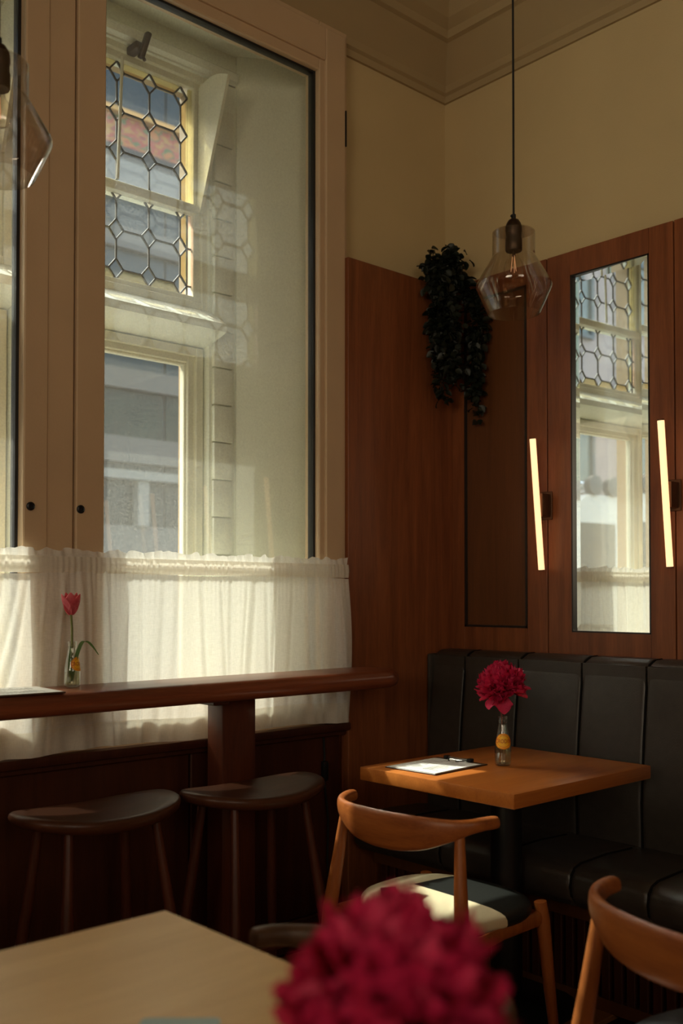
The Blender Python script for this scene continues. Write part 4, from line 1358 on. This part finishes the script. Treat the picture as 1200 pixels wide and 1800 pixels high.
for i, pnt in enumerate(leaf_spots):
    p = Vector(pnt) + Vector((r.uniform(-.022, .016), r.uniform(-.024, .02), r.uniform(-.02, .02)))
    p.x = min(p.x, 3.175); p.y = min(p.y, 2.79)
    e = Euler((r.uniform(-1.6, .5), r.uniform(-.9, .9), r.uniform(0, 6.28)))
    if i < 300:
        place('leaf', lm[i % 3], iv, p - ivo, e)
    else:
        mt = e.to_matrix()
        me = lm[i % 3]
        bulk.add([mt @ v.co + p for v in me.vertices], [tuple(f.vertices) for f in me.polygons])
bulk.build('leaves', M['ivy'], iv, smooth=180, kind='stuff')
MB().lathe([(.0001, 0), (.040, 0), (.046, .05), (.043, .05), (.038, .008), (.0001, .008)], 24, (3.10, 2.755, 2.612)).build('pot', M['cord'], iv)

# ------------------------------------------------------------------ street outside
struct('ground', MB().box(-40, 40, 3.4, 40, -.35, -.25), M['street'])
struct('pavement', MB().box(-40, 40, 3.4, 5.6, -.25, -.12).box(-40, 40, 13.0, 16, -.25, -.1), M['pave'])
ob = empty('office_building', (12, 14, 0), 'grey office block with banded windows seen through the window across the street', 'building')
OX0, OX1, OY = 2.0, 22.0, 14.0
bands = [(-.25, 1.2, 'concrete_dark'), (1.2, 1.97, 'glass_dark'), (1.97, 2.43, 'concrete'), (2.43, 3.16, 'glass_dark'), (3.16, 3.30, 'white_beam'), (3.30, 3.44, 'glass_dark'),
         (3.44, 3.85, 'concrete'), (3.85, 4.62, 'glass_green'), (4.62, 4.94, 'concrete'), (4.94, 5.26, 'glass_blue'), (5.26, 6.42, 'concrete'), (6.42, 6.86, 'glass_blue'),
         (6.86, 7.20, 'concrete'), (7.20, 7.75, 'glass_blue'), (7.75, 8.2, 'white_beam'), (8.2, 8.48, 'concrete_dark'), (8.48, 8.95, 'mural'), (8.95, 9.03, 'coping'),
         (9.03, 10.6, 'glass_blue'), (10.6, 11.2, 'concrete')]
for z0, z1, mt in bands:
    if mt.startswith('glass'):
        wpan = 1.15
        me = MB().box(0, wpan - .05, 0, .05, 0, z1 - z0).mesh('window_pane', M[mt], 0)
        off = parent_world(ob)
        x = OX0
        while x < OX1 - .01:
            if 4.5 < x < 13:
                place('window_pane', me, ob, (x + .025 - off[0], OY + .12 - off[1], z0))
            x += wpan
        MB().box(OX0, OX1, OY + .16, OY + .5, z0, z1).build('window_backing', M['mullion'], ob)
    else:
        MB().box(OX0, OX1, OY - (.12 if mt in ('white_beam', 'coping') else 0), OY + .5, z0, z1).build('facade_band', M[mt], ob)
for x in (6.4, 8.42, 10.4):
    MB().box(x - .10, x + .10, OY - .05, OY + .3, 2.43, 3.16).build('pier', M['white_beam'], ob)
MB().box(OX0, OX1, OY + .5, OY + 6, -.25, 11.1).build('core', M['concrete_dark'], ob)

pb = empty('pink_house', (-9, 13, 0), 'pink rendered house with dark windows, seen in the mirror across the street', 'building')
MB().box(-30, OX0 - .02, 13.4, 19, -.25, 10.6).build('wall', M['pink'], pb)
for i in range(9):
    x = -30.5 + i * 3.25
    MB().box(x - 1.6, x - .9, 13.3, 13.42, -.25, 10.5).build('pilaster', M['green'], pb)
    for z in (.2, 3.5, 6.8):
        f = MB(); frame_ring(f, x, x + 1.3, z, z + 2.1, .09, 13.30, 13.44, 0)
        f.box(x, x + 1.3, 13.3, 13.44, z + 1.35, z + 1.43)
        fo = f.build('window_frame', M['winframe'], pb)
        MB().box(x + .08, x + 1.22, 13.36, 13.41, z + .08, z + 2.02).build('pane', M['winpane'], fo)

tk = empty('parked_truck', (-6.5, 9.0, -.25), 'silver lorry with roof rack parked in the street, seen in the mirror', 'truck')
TX = -5.0
def tp_(pts, a, b): return MB().prism(pts, 'y', a, b)
body = tp_([(TX - 3.2, .25), (TX + 1.9, .25), (TX + 2.0, .9), (TX + 1.75, 1.35), (TX + 1.15, 2.45), (TX + .9, 2.62), (TX - 3.2, 2.62)], 8.0, 10.0)
body.build('body', M['truck'], tk, smooth=30)
tp_([(TX + 1.70, 1.42), (TX + 1.18, 2.36), (TX + 1.24, 2.40), (TX + 1.78, 1.46)], 8.15, 9.85).build('windscreen', M['truck_glass'], tk)
tp_([(TX + .35, 1.4), (TX + 1.5, 1.4), (TX + 1.05, 2.25), (TX + .35, 2.25)], 7.985, 8.02).build('door_window', M['truck_glass'], tk)
for xx in (TX - .55, TX - 1.5, TX - 2.45):
    MB().box(xx - .36, xx + .36, 7.985, 8.02, 1.45, 2.25, .03, 2).build('side_window', M['truck_glass'], tk)
rk = MB()
for yy in (8.2, 9.8):
    rk.tube([(TX - 3.0, yy, 2.78), (TX + 1.2, yy, 2.78)], .035, 8)
for i in range(6):
    rk.tube([(TX - 2.9 + i * .75, 8.2, 2.78), (TX - 2.9 + i * .75, 9.8, 2.78)], .03, 8)
    for yy in (8.2, 9.8):
        rk.tube([(TX - 2.9 + i * .75, yy, 2.60), (TX - 2.9 + i * .75, yy, 2.8)], .025, 6)
rk.build('roof_rack', M['chrome'], tk)
for i in range(5):
    q = MB().lathe([(.0001, 0), (.11, .0), (.13, .05), (.13, .12), (.0001, .13)], 20)
    q.v = [(TX - .75 + i * .38 + a, 8.08 - c, 2.74 + b) for a, b, c in q.v]
    q.build('roof_light', M['truck_trim'], tk)
for xx in (TX + 1.2, TX - 2.2):
    for ys in (7.96, 9.74):
        q = MB().lathe([(.0001, 0), (.34, 0), (.38, .05), (.38, .25), (.34, .30), (.0001, .30)], 28)
        q.v = [(xx + a, ys + c, .13 + b) for a, b, c in q.v]
        q.build('wheel', M['tyre'], tk)
MB().box(TX + 1.9, TX + 2.05, 8.0, 10.0, .2, .5, .03, 2).build('bumper', M['truck_trim'], tk)
